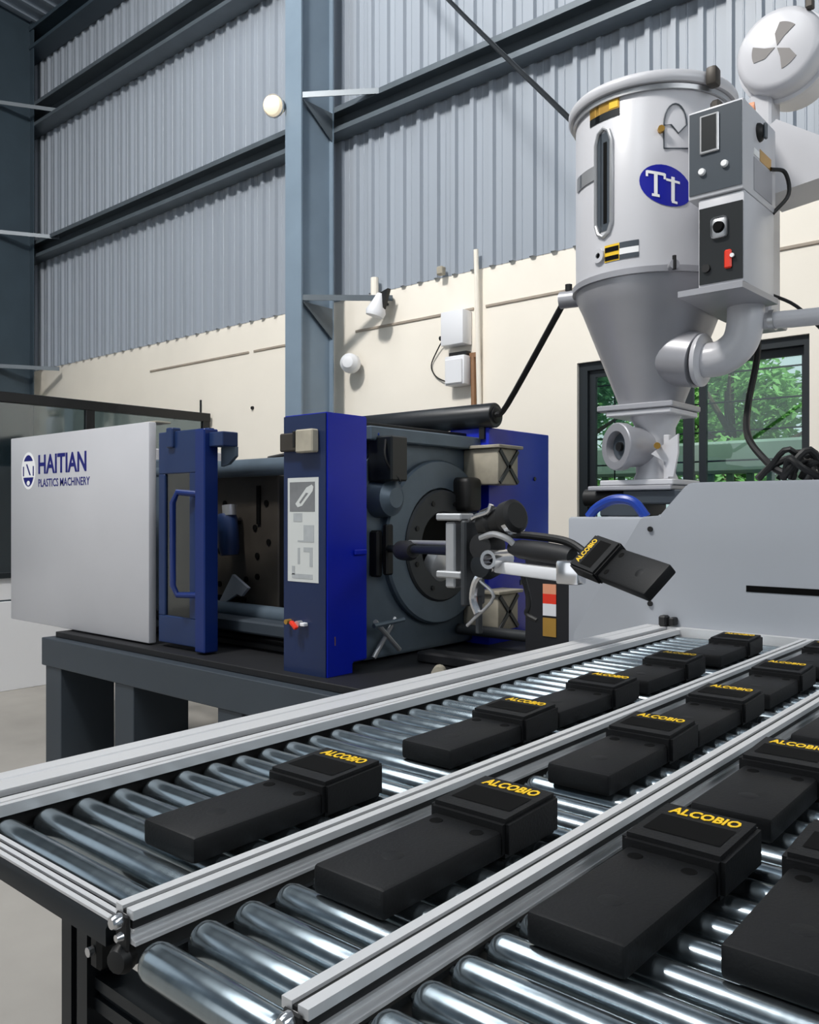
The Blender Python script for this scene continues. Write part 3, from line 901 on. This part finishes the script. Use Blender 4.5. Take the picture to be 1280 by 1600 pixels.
def wrap(bm, a0, a1, z0, z1, r=.3312, th=.0015, n=10, za=None):
    """a bent strip that follows the barrel from angle a0 to a1."""
    for i in range(n):
        A = []
        for a in (a0 + (a1 - a0) * i / n, a0 + (a1 - a0) * (i + 1) / n):
            for rr in (r, r + th):
                for z in (z0, z1):
                    A.append(bm.verts.new((HX + rr * math.cos(R(a)), HY + rr * math.sin(R(a)), z)))
        q = A
        for f in ((2, 3, 7, 6), (0, 1, 3, 2), (4, 5, 7, 6), (1, 3, 7, 5), (0, 2, 6, 4)):
            bm.faces.new([q[j] for j in f])
    bmesh.ops.remove_doubles(bm, verts=bm.verts, dist=1e-5)
    return bm


# sight window: tall round-ended frame with a dark glass
def barrel_pt(a, z, r):
    return Vector((HX + r * math.cos(R(a)), HY + r * math.sin(R(a)), z))


pts = [(-108, 2.66), (-108, 3.0), (-105.5, 3.045), (-101, 3.06), (-96.5, 3.045), (-94, 3.0), (-94, 2.66), (-96.5, 2.62), (-101, 2.605), (-105.5, 2.62), (-108, 2.66)]
obj('sight_window', tube(BM(), [barrel_pt(a, z, .334) for a, z in pts], .009, 8), 'silver', br)
obj('window_glass', wrap(BM(), -107, -95, 2.63, 3.04), 'panel_dark', br)
obj('level_scale', wrap(BM(), -101, -98, 2.66, 3.0, .333), 'screen', br)
obj('warning_sticker', wrap(BM(), -115, -88, 3.125, 3.165), 'brass', br)
obj('warning_sticker', wrap(BM(), -115, -88, 3.095, 3.124), 'panel_black', br)
obj('warning_sticker', wrap(BM(), -96, -89, 3.13, 3.16, .333), 'yellow', br)
obj('clip_band', wrap(BM(), -136, -108, 2.86, 2.92, .3315, .004), 'silver', br)
obj('striped_sticker', wrap(BM(), -100, -88, 2.495, 2.565), 'yellow', br)
for z0, z1 in ((2.50, 2.518), (2.535, 2.555)):
    obj('striped_sticker', wrap(BM(), -99.5, -88.5, z0, z1, .333), 'screen', br)
for z0, z1, m in ((2.495, 2.515, 'panel_dark'), (2.515, 2.54, 'white_ink'), (2.54, 2.565, 'panel_dark')):
    obj('grey_sticker', wrap(BM(), -88, -74, z0, z1), m, br)
obj('drain_ring', lathe(BM(), [(.012, 0), (.03, 0), (.03, .012), (.012, .012)], barrel_pt(-105, 2.53, .33), barrel_pt(-105, 0, 1) - barrel_pt(-105, 0, 0), 18, close=True), 'hopper_white', br)
obj('drain_hole', cyl(BM(), barrel_pt(-105, 2.53, .328), barrel_pt(-105, 2.53, .335), .013, n=14), 'screen', br)
# round badge with lettering
TA, TZ = -55.5, 2.775


def on_badge(r):
    def f(x, y, t):
        return barrel_pt(TA + math.degrees(x / .33), TZ + y - x * .28, r + t)
    return f


fb = on_badge(.3308)
b = BM()
n = 32
ct = b.verts.new(fb(0, 0, .001))
rg = [b.verts.new(fb(.105 * math.cos(2 * math.pi * i / n), .082 * math.sin(2 * math.pi * i / n), .001)) for i in range(n)]
r2 = [b.verts.new(fb(.05 * math.cos(2 * math.pi * i / n), .04 * math.sin(2 * math.pi * i / n), .001)) for i in range(n)]
for i in range(n):
    j = (i + 1) % n
    b.faces.new((rg[i], rg[j], r2[j], r2[i]))
    b.faces.new((r2[i], r2[j], ct))
obj('badge', b, 'tt_blue', br)
fl = on_badge(.333)


def stroke(x0, y0, x1, y1):
    return [(x0, y0), (x1, y0), (x1, y1), (x0, y1)]


b = BM()
for x0, y0, x1, y1 in ((-.075, .035, -.005, .047), (-.047, -.045, -.033, .04), (-.055, -.055, -.025, -.044), (-.079, .022, -.070, .045), (-.01, .022, -.001, .045),
                       (.0, .018, .055, .028), (.02, -.06, .034, .04), (.022, -.066, .045, -.056)):
    m_ = 6
    for i in range(m_):
        xa, xb = x0 + (x1 - x0) * i / m_, x0 + (x1 - x0) * (i + 1) / m_
        b.faces.new([b.verts.new(fl(x, y, .001)) for x, y in ((xa, y0), (xb, y0), (xb, y1), (xa, y1))])
obj('lettering', b, 'white_ink', br)
# little door outline and hatch on the barrel
obj('hatch_arc', tube(BM(), [barrel_pt(-57 + 8 * (1 - math.cos(R(a))), 3.02 + .085 * math.sin(R(a)), .333) for a in range(0, 181, 15)], .003, 6), 'panel_dark', br)
obj('hatch_line', tube(BM(), [barrel_pt(a, z, .333) for a, z in ((-41, 3.02), (-47, 2.985), (-52, 3.02), (-57, 3.02), (-57, 2.925), (-40, 2.925))], .003, 6), 'panel_dark', br)
obj('hatch_catch', box(BM(), (0, 0, 0), (.001, .001, .001)), 'brass', br)
b = BM()
cyl(b, barrel_pt(-59, 3.0, .33), barrel_pt(-59, 3.0, .35), .014, n=8)
bpy.data.objects.remove(bpy.data.objects['hatch_catch'])
obj('hatch_catch', b, 'brass', br)

# control boxes on the right of the barrel
ub = box(BM(), (-1.294, 3.15, 2.64), (-1.085, 3.52, 2.975), .006, 2)
ub = obj('control_box', ub, 'hopper_white', hp)
obj('front_panel', box(BM(), (-1.287, 3.146, 2.655), (-1.09, 3.151, 2.965)), 'panel_dark', ub)
obj('display_bezel', box(BM(), (-1.245, 3.138, 2.80), (-1.172, 3.147, 2.945), .003), 'silver', ub)
obj('display', box(BM(), (-1.237, 3.1365, 2.81), (-1.181, 3.1385, 2.938)), 'panel_black', ub)
for x, z in ((-1.237, 2.735), (-1.152, 2.745)):
    obj('push_button', lathe(BM(), [(0, .012), (.011, .012), (.013, .008), (.014, 0), (0, 0)], (x, 3.146, z), (0, -1, 0), 14), 'white_ink', ub)
obj('rotary_switch', lathe(BM(), [(0, .02), (.022, .02), (.034, .008), (.036, 0), (0, 0)], (-1.085, 3.32, 2.90), (1, 0, 0), 20), 'rubber', ub)
obj('switch_handle', box(BM(), (-1.066, 3.31, 2.87), (-1.055, 3.33, 2.93), .003), 'panel_dark', ub)
obj('name_plate', box(BM(), (-1.085, 3.33, 2.795), (-1.0835, 3.46, 2.84)), 'brass', ub)
obj('name_plate', box(BM(), (-1.085, 3.26, 2.80), (-1.083, 3.32, 2.825)), 'white_ink', ub)
obj('side_panel', box(BM(), (-1.085, 3.26, 2.665), (-1.083, 3.47, 2.79)), 'hopper_grey', ub)
obj('lid_catch', box(BM(), (-1.25, 3.25, 2.976), (-1.21, 3.30, 3.05), .01), 'mould', ub)
obj('buzzer', cyl(BM(), (-1.20, 3.30, 2.995), (-1.10, 3.32, 3.0), .022, n=12), 'orange', ub)
obj('lid_clamp', box(BM(), (-1.31, 3.36, 3.17), (-1.265, 3.42, 3.245), .012, 2), 'mould', hp)
lb = box(BM(), (-1.258, 3.16, 2.30), (-1.085, 3.50, 2.638), .006, 2)
lb = obj('control_box', lb, 'hopper_white', hp)
obj('front_panel', box(BM(), (-1.252, 3.156, 2.312), (-1.09, 3.161, 2.60)), 'panel_black', lb)
obj('dial_plate', box(BM(), (-1.205, 3.148, 2.475), (-1.145, 3.157, 2.555), .012, 2), 'silver', lb)
obj('dial', lathe(BM(), [(0, .014), (.018, .014), (.022, 0), (0, 0)], (-1.175, 3.148, 2.515), (0, -1, 0), 16), 'screen', lb)
obj('stop_button', box(BM(), (-1.155, 3.145, 2.355), (-1.128, 3.157, 2.425), .005), 'red', lb)
obj('push_button', cyl(BM(), (-1.125, 3.15, 2.40), (-1.125, 3.143, 2.40), .008, n=10), 'white_ink', lb)
obj('push_button', cyl(BM(), (-1.225, 3.157, 2.37), (-1.225, 3.147, 2.37), .016, n=12), 'rubber', lb)
b = prism(BM(), [(-1.33, 3.14), (-1.085, 3.14), (-1.07, 3.50), (-1.34, 3.56)], 2.275, 2.298, XY)
obj('box_shelf', b, 'hopper_grey', hp)

# air inlet elbow with its flange, outlet pipe, blower and duct
obj('inlet_stub', cyl(BM(), (-1.58, 3.5, 2.13), (-1.375, 3.47, 2.085), .125, .115, n=28), 'hopper_grey', hp)
obj('elbow_flange', lathe(BM(), [(0, 0), (.105, 0), (.11, .01), (.11, .02), (.09, .03), (0, .03)], (-1.378, 3.47, 2.085), (1, 0, -.1), 28), 'hopper_white', hp)
obj('elbow', tube(BM(), [(-1.36, 3.47, 2.08), (-1.28, 3.47, 2.085), (-1.215, 3.47, 2.13), (-1.19, 3.47, 2.20), (-1.185, 3.47, 2.29)], .072, 18, 6), 'hopper_white', hp)
obj('air_pipe', tube(BM(), [(-1.20, 3.50, 2.22), (-1.1, 3.5, 2.215), (-.9, 3.5, 2.205), (-.5, 3.5, 2.20), (-.36, 3.5, 2.16), (-.30, 3.5, 2.02), (-.30, 3.5, 1.56)], .034, 14, 4), 'hopper_white', hp)
obj('pipe_clip', lathe(BM(), [(.033, 0), (.042, 0), (.042, .02), (.033, .02)], (-1.10, 3.5, 2.215), (1, 0, 0), 16, close=True), 'silver', hp)
BX, BY, BZ = -1.187, 3.86, 3.49
bl = obj('blower', lathe(BM(), [(0, 0), (.150, 0), (.170, .01), (.182, .03), (.185, .06), (.185, .10), (.20, .105), (.20, .125), (.185, .13), (.17, .30), (.12, .33), (0, .33)], (BX, BY, BZ), (0, 1, 0), 48), 'hopper_white', hp)
for k in range(3):
    a0 = R(62 + 120 * k)
    poly = [(.006, 0)]
    for i in range(7):
        a = -R(20) + R(40) * i / 6
        poly.append((.105 * math.cos(a), .105 * math.sin(a)))
    poly.append((.05, .034))
    poly.insert(1, (.05, -.012))
    b = prism(BM(), [(BX + x * math.cos(a0) - y * math.sin(a0), BZ + x * math.sin(a0) + y * math.cos(a0)) for x, y in poly], BY - .003, BY + .001, XZ)
    obj('air_opening', b, 'vent_grey', bl)
obj('blower_latch', box(BM(), (BX + .12, BY - .01, BZ + .12), (BX + .15, BY + .03, BZ + .16), .004), 'mould', bl)
b = prism(BM(), [(-1.20, 3.09), (-1.15, 3.12), (-.86, 2.92), (-.50, 2.62), (-.50, 2.24), (-.60, 2.24), (-.66, 2.60), (-.95, 2.83), (-1.20, 2.80)], 3.74, 3.98, XZ)
obj('air_duct', b, 'hopper_white', hp)
obj('blower_stand', box(BM(), (-1.33, 3.92, 2.30), (-1.23, 4.06, 3.34), .01), 'hopper_white', hp)
obj('stand_foot', box(BM(), (-1.36, 3.5, 2.28), (-1.20, 4.06, 2.30), .004), 'hopper_grey', hp)
obj('box_cable', tube(BM(), [(-1.083, 3.45, 2.80), (-1.05, 3.52, 2.80), (-1.045, 3.55, 2.72), (-1.09, 3.5, 2.64)], .008, 8, 5), 'rubber', hp)
obj('box_cable', tube(BM(), [(-1.10, 3.50, 2.32), (-1.03, 3.6, 2.28), (-.95, 3.7, 2.18)], .007, 8, 5), 'rubber', hp)

b = tube(BM(), [(-1.98, 3.62, 3.24), (-2.10, 3.66, 3.38), (-3.51, 4.5, 4.91), (-5.05, 5.36, 6.67)], .014, 8, 6)
tag(obj('feed_hose', b, 'frame_dark'), 'thin dark hose slanting from the upper wall rail down to the hopper lid', 'hose')
b = tube(BM(), [(-1.17, 3.552, 2.24), (-1.19, 3.62, 2.1), (-1.22, 3.6, 1.9), (-1.16, 3.42, 1.75), (-1.05, 3.30, 1.64), (-.98, 3.22, 1.60), (-.92, 3.2, 1.575)], .014, 8, 6)
tag(obj('power_cable', b, 'rubber'), 'black cable hanging before the window, from the air elbow to the grey cover', 'cable')
rnd = random.Random(4)
b = BM()
for k in range(15):
    x = rnd.uniform(-.96, -.60)
    y = rnd.uniform(3.12, 3.4)
    w = rnd.uniform(.05, .10)
    tube(b, [(x - w, y, 1.572), (x - w * .5, y + rnd.uniform(-.05, .05), 1.572 + rnd.uniform(.03, .08)), (x + w * .3, y + rnd.uniform(-.05, .05), 1.572 + rnd.uniform(.03, .10)), (x + w, y + .05, 1.572)], rnd.uniform(.008, .015), 8, 4)
tag(obj('hose_bundle', b, 'rubber', kind='stuff'), 'tangle of black hoses lying on top of the grey injection cover', 'hoses')

# ================================================================== ROLLER CONVEYOR
cvx = thing('roller_conveyor', 'roller conveyor with aluminium rails and steel rollers carrying black handheld devices', 'conveyor', (-.7, 1.6, 0))
Y0, Y1 = .485, 2.96


def rail_prof(x, z=1.03, w=.034, h=.036):
    g, d = .0040, .008
    x0, x1 = x - w / 2, x + w / 2
    zb = z - h
    za, zm = z - .010, z - .020
    side = [(x1, za), (x1 - d, za), (x1 - d, zm), (x1 + .001, zm), (x1 + .001, zm - .003), (x1 - .005, zm - .004), (x1 - .005, zb + .006), (x1 + .004, zb + .004), (x1 + .004, zb)]
    return [(x0, z), (x - g, z), (x - g, z - d), (x + g, z - d), (x + g, z), (x1, z)] + side + [(x0, zb), (x0, zm), (x0 + .007, zm), (x0 + .007, za), (x0, za)]


def rail(x):
    r = obj('guide_rail', prism(BM(), rail_prof(x), Y0, Y1, XZ), 'alu', cvx)
    obj('slot_shade_strip', box(BM(), (x - .0038, Y0 + .001, 1.021), (x + .0038, Y1, 1.0265)), 'rubber', r)  # black strips stand in for shade inside the rail grooves
    obj('slot_shade_strip', box(BM(), (x + .008, Y0 + .001, 1.0102), (x + .0145, Y1, 1.0198)), 'rubber', r)
    obj('end_bolt', lathe(BM(), [(0, .012), (.006, .012), (.008, .008), (.008, 0), (0, 0)], (x - .002, Y0 - .003, 1.016), (0, -1, 0), 10), 'chrome', r)
    obj('end_bolt', lathe(BM(), [(0, .008), (.004, .008), (.006, 0), (0, 0)], (x + .001, Y0 - .003, 1.0), (0, -1, 0), 10), 'chrome', r)
    obj('end_plate', box(BM(), (x - .012, Y0 - .004, .985), (x + .012, Y0, 1.024), .002), 'rubber', r)
    obj('clamp_knob', lathe(BM(), [(0, .02), (.012, .018), (.016, .01), (.014, 0), (0, 0)], (x - .004, Y0 + .006, .975), (.3, -1, 0), 12), 'rubber', r)
    return r


for x in (-.815, -.545, .06):
    rail(x)
# side rail of two joined profiles
prof = [(-1.385, 1.03), (-1.352, 1.03), (-1.350, 1.027), (-1.345, 1.027), (-1.343, 1.03), (-1.297, 1.03), (-1.297, 1.012), (-1.280, 1.012), (-1.280, 1.024), (-1.262, 1.024), (-1.262, 1.020), (-1.257, 1.020), (-1.257, 1.024), (-1.246, 1.024), (-1.246, 1.007), (-1.285, 1.006), (-1.285, .975), (-1.385, .975)]
sr = obj('side_rail', prism(BM(), prof, Y0 - .02, Y1, XZ), 'alu', cvx)
obj('slot_shade_strip', box(BM(), (-1.2968, Y0 - .019, 1.0125), (-1.2802, Y1, 1.020)), 'rubber', sr)  # black fill paints the shade in the side rail groove
obj('bearing_and_shade_strip', box(BM(), (-1.284, Y0 - .019, .965), (-1.262, Y1, 1.0055)), 'rubber', sr)  # black box paints the shadow gap between side rail and rollers
# end rail along the far end
prof = [(2.96, 1.03), (2.972, 1.03), (2.972, 1.024), (2.98, 1.024), (2.98, 1.03), (2.988, 1.03), (2.988, .975), (2.96, .975)]
obj('end_rail', prism(BM(), prof, -1.385, .08, YZ), 'alu', cvx)
# cross bar of the first lane at the near end
b = BM()
prism(b, [(.474, 1.004), (.478, 1.010), (.512, 1.010), (.512, .985), (.474, .985)], -1.25, -.834, YZ)
cbar = obj('cross_bar', b, 'frame_dark', cvx)
for y0 in (.4775, .4885, .5005):
    obj('top_strip', box(BM(), (-1.25, y0, 1.010), (-.834, y0 + .0065, 1.0155), .0012), 'alu', cbar)

RR = .0215
RZ = 1.006 - RR


def roller_bm(w):
    return lathe(BM(), [(0, -.012), (.005, -.012), (.005, 0), (RR * .82, 0), (RR * .93, .003), (RR, .012), (RR, w - .012), (RR * .93, w - .003), (RR * .82, w), (.005, w), (.005, w + .012), (0, w + .012)], (0, 0, 0), (1, 0, 0), 20)


LANES = [(-1.244, -.834, .548), (-.772, -.566, .492), (-.512, .040, .497)]
for x0, x1, ys in LANES:
    r0 = obj('roller', roller_bm(x1 - x0), 'roller', cvx, local=True)
    base = Vector(cvx.location)
    k = 0
    while ys + k * .0605 < 2.93:
        r = r0 if k == 0 else r0.copy()
        if k:
            C.objects.link(r)
        r.location = Vector((x0, ys + k * .0605, RZ)) - base
        k += 1
for x in (-1.25, -.832, -.784, -.562, -.528):
    obj('bearing_and_shade_strip', box(BM(), (x - .004, Y0 + .01, .955), (x + .004, Y1, .983)), 'frame_dark', cvx)
# legs and lower frame
for x, y in ((-1.0, .52), (-1.0, 2.25), (-.06, .52), (-.06, 2.25)):
    b = prism(BM(), [(x - .02, y), (x + .004, y), (x + .004, y + .006), (x + .018, y + .006), (x + .018, y), (x + .042, y), (x + .042, y + .05), (x - .02, y + .05)], FL, .975, XY)
    lg = obj('leg', b, 'frame_dark', cvx)
    obj('foot', cyl(BM(), (x + .021, y + .022, FL), (x + .021, y + .022, FL + .015), .035, n=14), 'rubber', lg)
    obj('bracket', box(BM(), (x + .043, y + .002, .90), (x + .065, y + .038, .945), .005), 'rubber', lg)
    obj('bracket_bolt', cyl(BM(), (x + .054, y + .001, .925), (x + .054, y - .006, .925), .006, n=8), 'chrome', lg)
for z in (.845, .76):
    b = prism(BM(), [(.530, z), (.530, z + .016), (.536, z + .016), (.536, z + .026), (.530, z + .026), (.530, z + .04), (.57, z + .04), (.57, z)], -.958, -.06, YZ)
    obj('lower_bar', b, 'frame_dark', cvx)
for x in (-.98, -.04):
    obj('lower_bar', box(BM(), (x - .015, .565, .80), (x + .015, 2.25, .84), .003), 'frame_dark', cvx)
for y in (1.2, 2.3):
    obj('cross_beam', box(BM(), (-1.25, y, .93), (.06, y + .04, .958), .003), 'frame_dark', cvx)

# ================================================================== THE HANDHELD DEVICES
DL, HL = .352, .222          # whole length, handle length
dev_labels = {}


def make_device(label, group):
    t = thing('handheld_device', label, 'device', (0, 0, 0), group)
    # handle: flat grip with rounded edges
    b = BM()
    box(b, (-.056, 0, 0), (.056, HL + .03, .035), .006, 2)
    hd = obj('handle', b, 'device', t, local=True)
    for x in (-.033, .033):
        obj('key_recess', lathe(BM(), [(0, .0008), (.0085, .0008), (.0095, 0), (.0, -.001)], (x, HL - .022, .035), (0, 0, 1), 14), 'screen', hd, local=True)
    obj('label_patch', lathe(BM(), [(0, .0004), (.013, .0004), (.014, 0), (0, -.001)], (0, HL * .35, .035), (0, 0, 1), 14), 'device', hd, local=True)
    # head: thicker block with a sloped front edge, window recess and yellow lettering
    b = BM()
    prism(b, [(HL, 0), (HL, .050), (DL, .055), (DL, 0)], -.064, .064, YZ)
    bmesh.ops.bevel(b, geom=[e for e in b.edges if e.calc_length() > .0], offset=.006, segments=2, affect='EDGES')
    he = obj('head', b, 'device', t, local=True, angle=65)
    zt = lambda y: .050 + .005 * (y - HL) / (DL - HL)
    b = BM()
    sx0, sx1, sy0, sy1 = -.048, .048, HL + .030, HL + .084
    o_ = [(sx0 - .005, sy0 - .005), (sx1 + .005, sy0 - .005), (sx1 + .005, sy1 + .005), (sx0 - .005, sy1 + .005)]
    i_ = [(sx0, sy0), (sx1, sy0), (sx1, sy1), (sx0, sy1)]
    O = [b.verts.new((x, y, zt(y) + .0002)) for x, y in o_]
    O2 = [b.verts.new((x * .985, y, zt(y) + .0022)) for x, y in o_]
    I2 = [b.verts.new((x, y, zt(y) + .0022)) for x, y in i_]
    I = [b.verts.new((x, y, zt(y) + .0002)) for x, y in i_]
    for P, Q in ((O, O2), (O2, I2), (I2, I)):
        for k in range(4):
            j = (k + 1) % 4
            b.faces.new((P[k], P[j], Q[j], Q[k]))
    b.free()
    b = BM()
    b.faces.new([b.verts.new((x, y, zt(y) + .0006)) for x, y in i_])
    obj('screen', b, 'screen', he, local=True)
    obj('lettering', text_bm('ALCOBIO', .090, .022, lambda x, y, q: (-.044 + x, HL + .0935 + y, zt(HL + .0935 + y) + .0004 + q), .0006, .03), 'yellow', he, local=True)
    return t


DZ = 1.0065
GL, GM, GR = 'devices in the lane beside the machine', 'devices in the middle lane', 'devices in the lane nearest the camera'
spots = [
    (-.948, .625, 'black handheld device nearest the front of the lane beside the machine', GL),
    (-.945, 1.145, 'second black handheld device from the front in the lane beside the machine', GL),
    (-.945, 1.510, 'third black handheld device from the front in the lane beside the machine', GL),
    (-.945, 1.925, 'fourth black handheld device from the front in the lane beside the machine', GL),
    (-.945, 2.400, 'farthest black handheld device in the lane beside the machine, at its end', GL),
    (-.669, .672, 'black handheld device nearest the front of the middle lane', GM),
    (-.672, 1.195, 'second black handheld device from the front in the middle lane', GM),
    (-.672, 1.555, 'third black handheld device from the front in the middle lane', GM),
    (-.672, 1.960, 'fourth black handheld device from the front in the middle lane', GM),
    (-.672, 2.400, 'farthest black handheld device in the middle lane', GM),
    (-.418, .735, 'black handheld device at the front of the right lane, beside the rail', GR),
    (-.420, 1.165, 'second black handheld device along the rail of the right lane', GR),
    (-.425, 1.640, 'third black handheld device along the rail of the right lane', GR),
    (-.242, .800, 'black handheld device cut off by the right edge of the photo, in the lower corner', GR),
    (-.245, 1.260, 'black handheld device at the right photo edge, behind the corner one', GR),
]
proto = None
for x, y, lab, g in spots:
    if proto is None:
        proto = make_device(lab, g)
        o = proto
    else:
        o = copy_tree(proto)
        o['label'] = lab
        o['group'] = g
    o.location = (x, y, DZ)
    o.rotation_euler = (0, 0, R(((x * 977 + y * 613) % 1 - .5) * 2.0))
# the one held in the gripper
hx = Vector((.050, .0646, .083)).normalized()
hy = Vector((-.870, .479, .151)).normalized()
hz = hx.cross(hy).normalized()
hx = hy.cross(hz).normalized()
held = copy_tree(proto)
held['label'] = 'black handheld device held up in the gripper above the conveyor'
held['group'] = 'device in the gripper'
del held['group']
og = Vector((-.959, 2.13, 1.2715)) - hz * .034
held.matrix_world = Matrix((hx.to_4d(), hy.to_4d(), hz.to_4d(), (0, 0, 0, 1))).transposed()
held.matrix_world = Matrix.Translation(og) @ held.matrix_world.to_3x3().to_4x4()

# ================================================================== GRIPPER
gp = thing('robot_gripper', 'black and silver take-out gripper reaching from the machine platen with a device in its jaws', 'gripper', (-2.7, 3.06, 1.27))
D = Vector((.80, -.60, 0))
obj('mount_bracket', box(BM(), (-2.80, 3.06, 1.14), (-2.765, 3.11, 1.39), .008), 'rubber', gp)
obj('arm_rod', cyl(BM(), (-2.77, 3.08, 1.27), (-1.88, 2.42, 1.31), .018, n=14), 'frame_dark', gp)
obj('arm_joint', lathe(BM(), [(0, 0), (.035, 0), (.045, .03), (.045, .18), (.03, .26), (0, .26)], (-2.55, 2.915, 1.275), (.8, -.6, .03), 18), 'rubber', gp)
obj('arm_rod', cyl(BM(), (-2.45, 2.86, 1.315), (-1.9, 2.44, 1.335), .010, n=10), 'silver', gp)
obj('cylinder_body', box(BM(), (-1.865, 2.37, 1.18), (-1.82, 2.42, 1.415), .006), 'silver', gp)
for z in (1.42, 1.215):
    obj('flange_plate', box(BM(), (-1.90, 2.36, z), (-1.785, 2.44, z + .025), .005), 'silver', gp)
obj('side_plate', box(BM(), (-1.79, 2.36, 1.12), (-1.765, 2.48, 1.42), .006), 'ring', gp)
obj('side_plate', cyl(BM(), (-1.765, 2.44, 1.02), (-1.765, 2.44, 1.15), .012, n=10), 'ring', gp)
obj('wrist_body', lathe(BM(), [(0, 0), (.05, 0), (.06, .01), (.06, .05), (.05, .06), (.05, .10), (.058, .11), (.058, .15), (.045, .16), (0, .16)], (-1.72, 2.42, 1.40), (.95, -.2, .25), 20), 'rubber', gp)
obj('wrist_cap', lathe(BM(), [(.045, 0), (.056, 0), (.056, .02), (.045, .02)], (-1.60, 2.395, 1.425), (.95, -.2, .25), 18, close=True), 'chrome', gp)
obj('wrist_knuckle', lathe(BM(), [(0, -.05), (.045, -.045), (.055, 0), (.045, .045), (0, .05)], (-1.70, 2.40, 1.33), (0, 1, 0), 18), 'matte_black', gp)
obj('wrist_knuckle', lathe(BM(), [(0, -.05), (.04, -.045), (.05, 0), (.04, .045), (0, .05)], (-1.70, 2.40, 1.265), (0, 1, 0), 18), 'frame_dark', gp)
obj('knuckle_ring', lathe(BM(), [(.02, -.055), (.032, -.055), (.032, .055), (.02, .055)], (-1.645, 2.38, 1.29), (0, 1, 0), 16, close=True), 'chrome', gp)
obj('air_fitting', tube(BM(), [(-1.76, 2.38, 1.42), (-1.72, 2.36, 1.435), (-1.67, 2.36, 1.45), (-1.655, 2.36, 1.475)], .009, 8, 4), 'chrome', gp)
obj('linkage', tube(BM(), [(-1.70, 2.36, 1.36), (-1.64, 2.35, 1.375), (-1.59, 2.36, 1.36), (-1.57, 2.37, 1.34)], .011, 8, 4), 'silver', gp)
obj('finger', tube(BM(), [(-1.62, 2.40, 1.375), (-1.50, 2.39, 1.37), (-1.36, 2.36, 1.355), (-1.265, 2.325, 1.315)], .013, 10, 5), 'rubber', gp)
b = lathe(BM(), [(0, 0), (.02, .005), (.032, .05), (.036, .14), (.034, .24), (.028, .27), (0, .27)], (-1.60, 2.39, 1.33), (.97, -.17, -.08), 18)
obj('finger', b, 'matte_black', gp)
b = box(BM(), (0, -.025, -.02), (.30, .025, .02), .008, 2)
b.transform(Matrix.Translation((-1.655, 2.40, 1.262)) @ Matrix.Rotation(R(-12), 4, 'Z') @ Matrix.Rotation(R(2), 4, 'Y'))
obj('finger', b, 'white_plastic', gp)
obj('finger_pad', box(BM(), (-1.365, 2.29, 1.225), (-1.285, 2.345, 1.30), .008, 2), 'chrome', gp)
obj('lower_link', tube(BM(), [(-1.66, 2.38, 1.26), (-1.72, 2.37, 1.22), (-1.74, 2.37, 1.15), (-1.72, 2.37, 1.10)], .014, 8, 4), 'chrome', gp)
obj('lower_link', tube(BM(), [(-1.72, 2.37, 1.22), (-1.66, 2.38, 1.16), (-1.74, 2.38, 1.08), (-1.78, 2.39, 1.05)], .006, 8, 4), 'silver', gp)
obj('air_hose', tube(BM(), [(-1.56, 2.40, 1.255), (-1.53, 2.40, 1.15), (-1.54, 2.40, 1.11), (-1.50, 2.40, 1.09)], .009, 8, 5), 'rubber', gp)
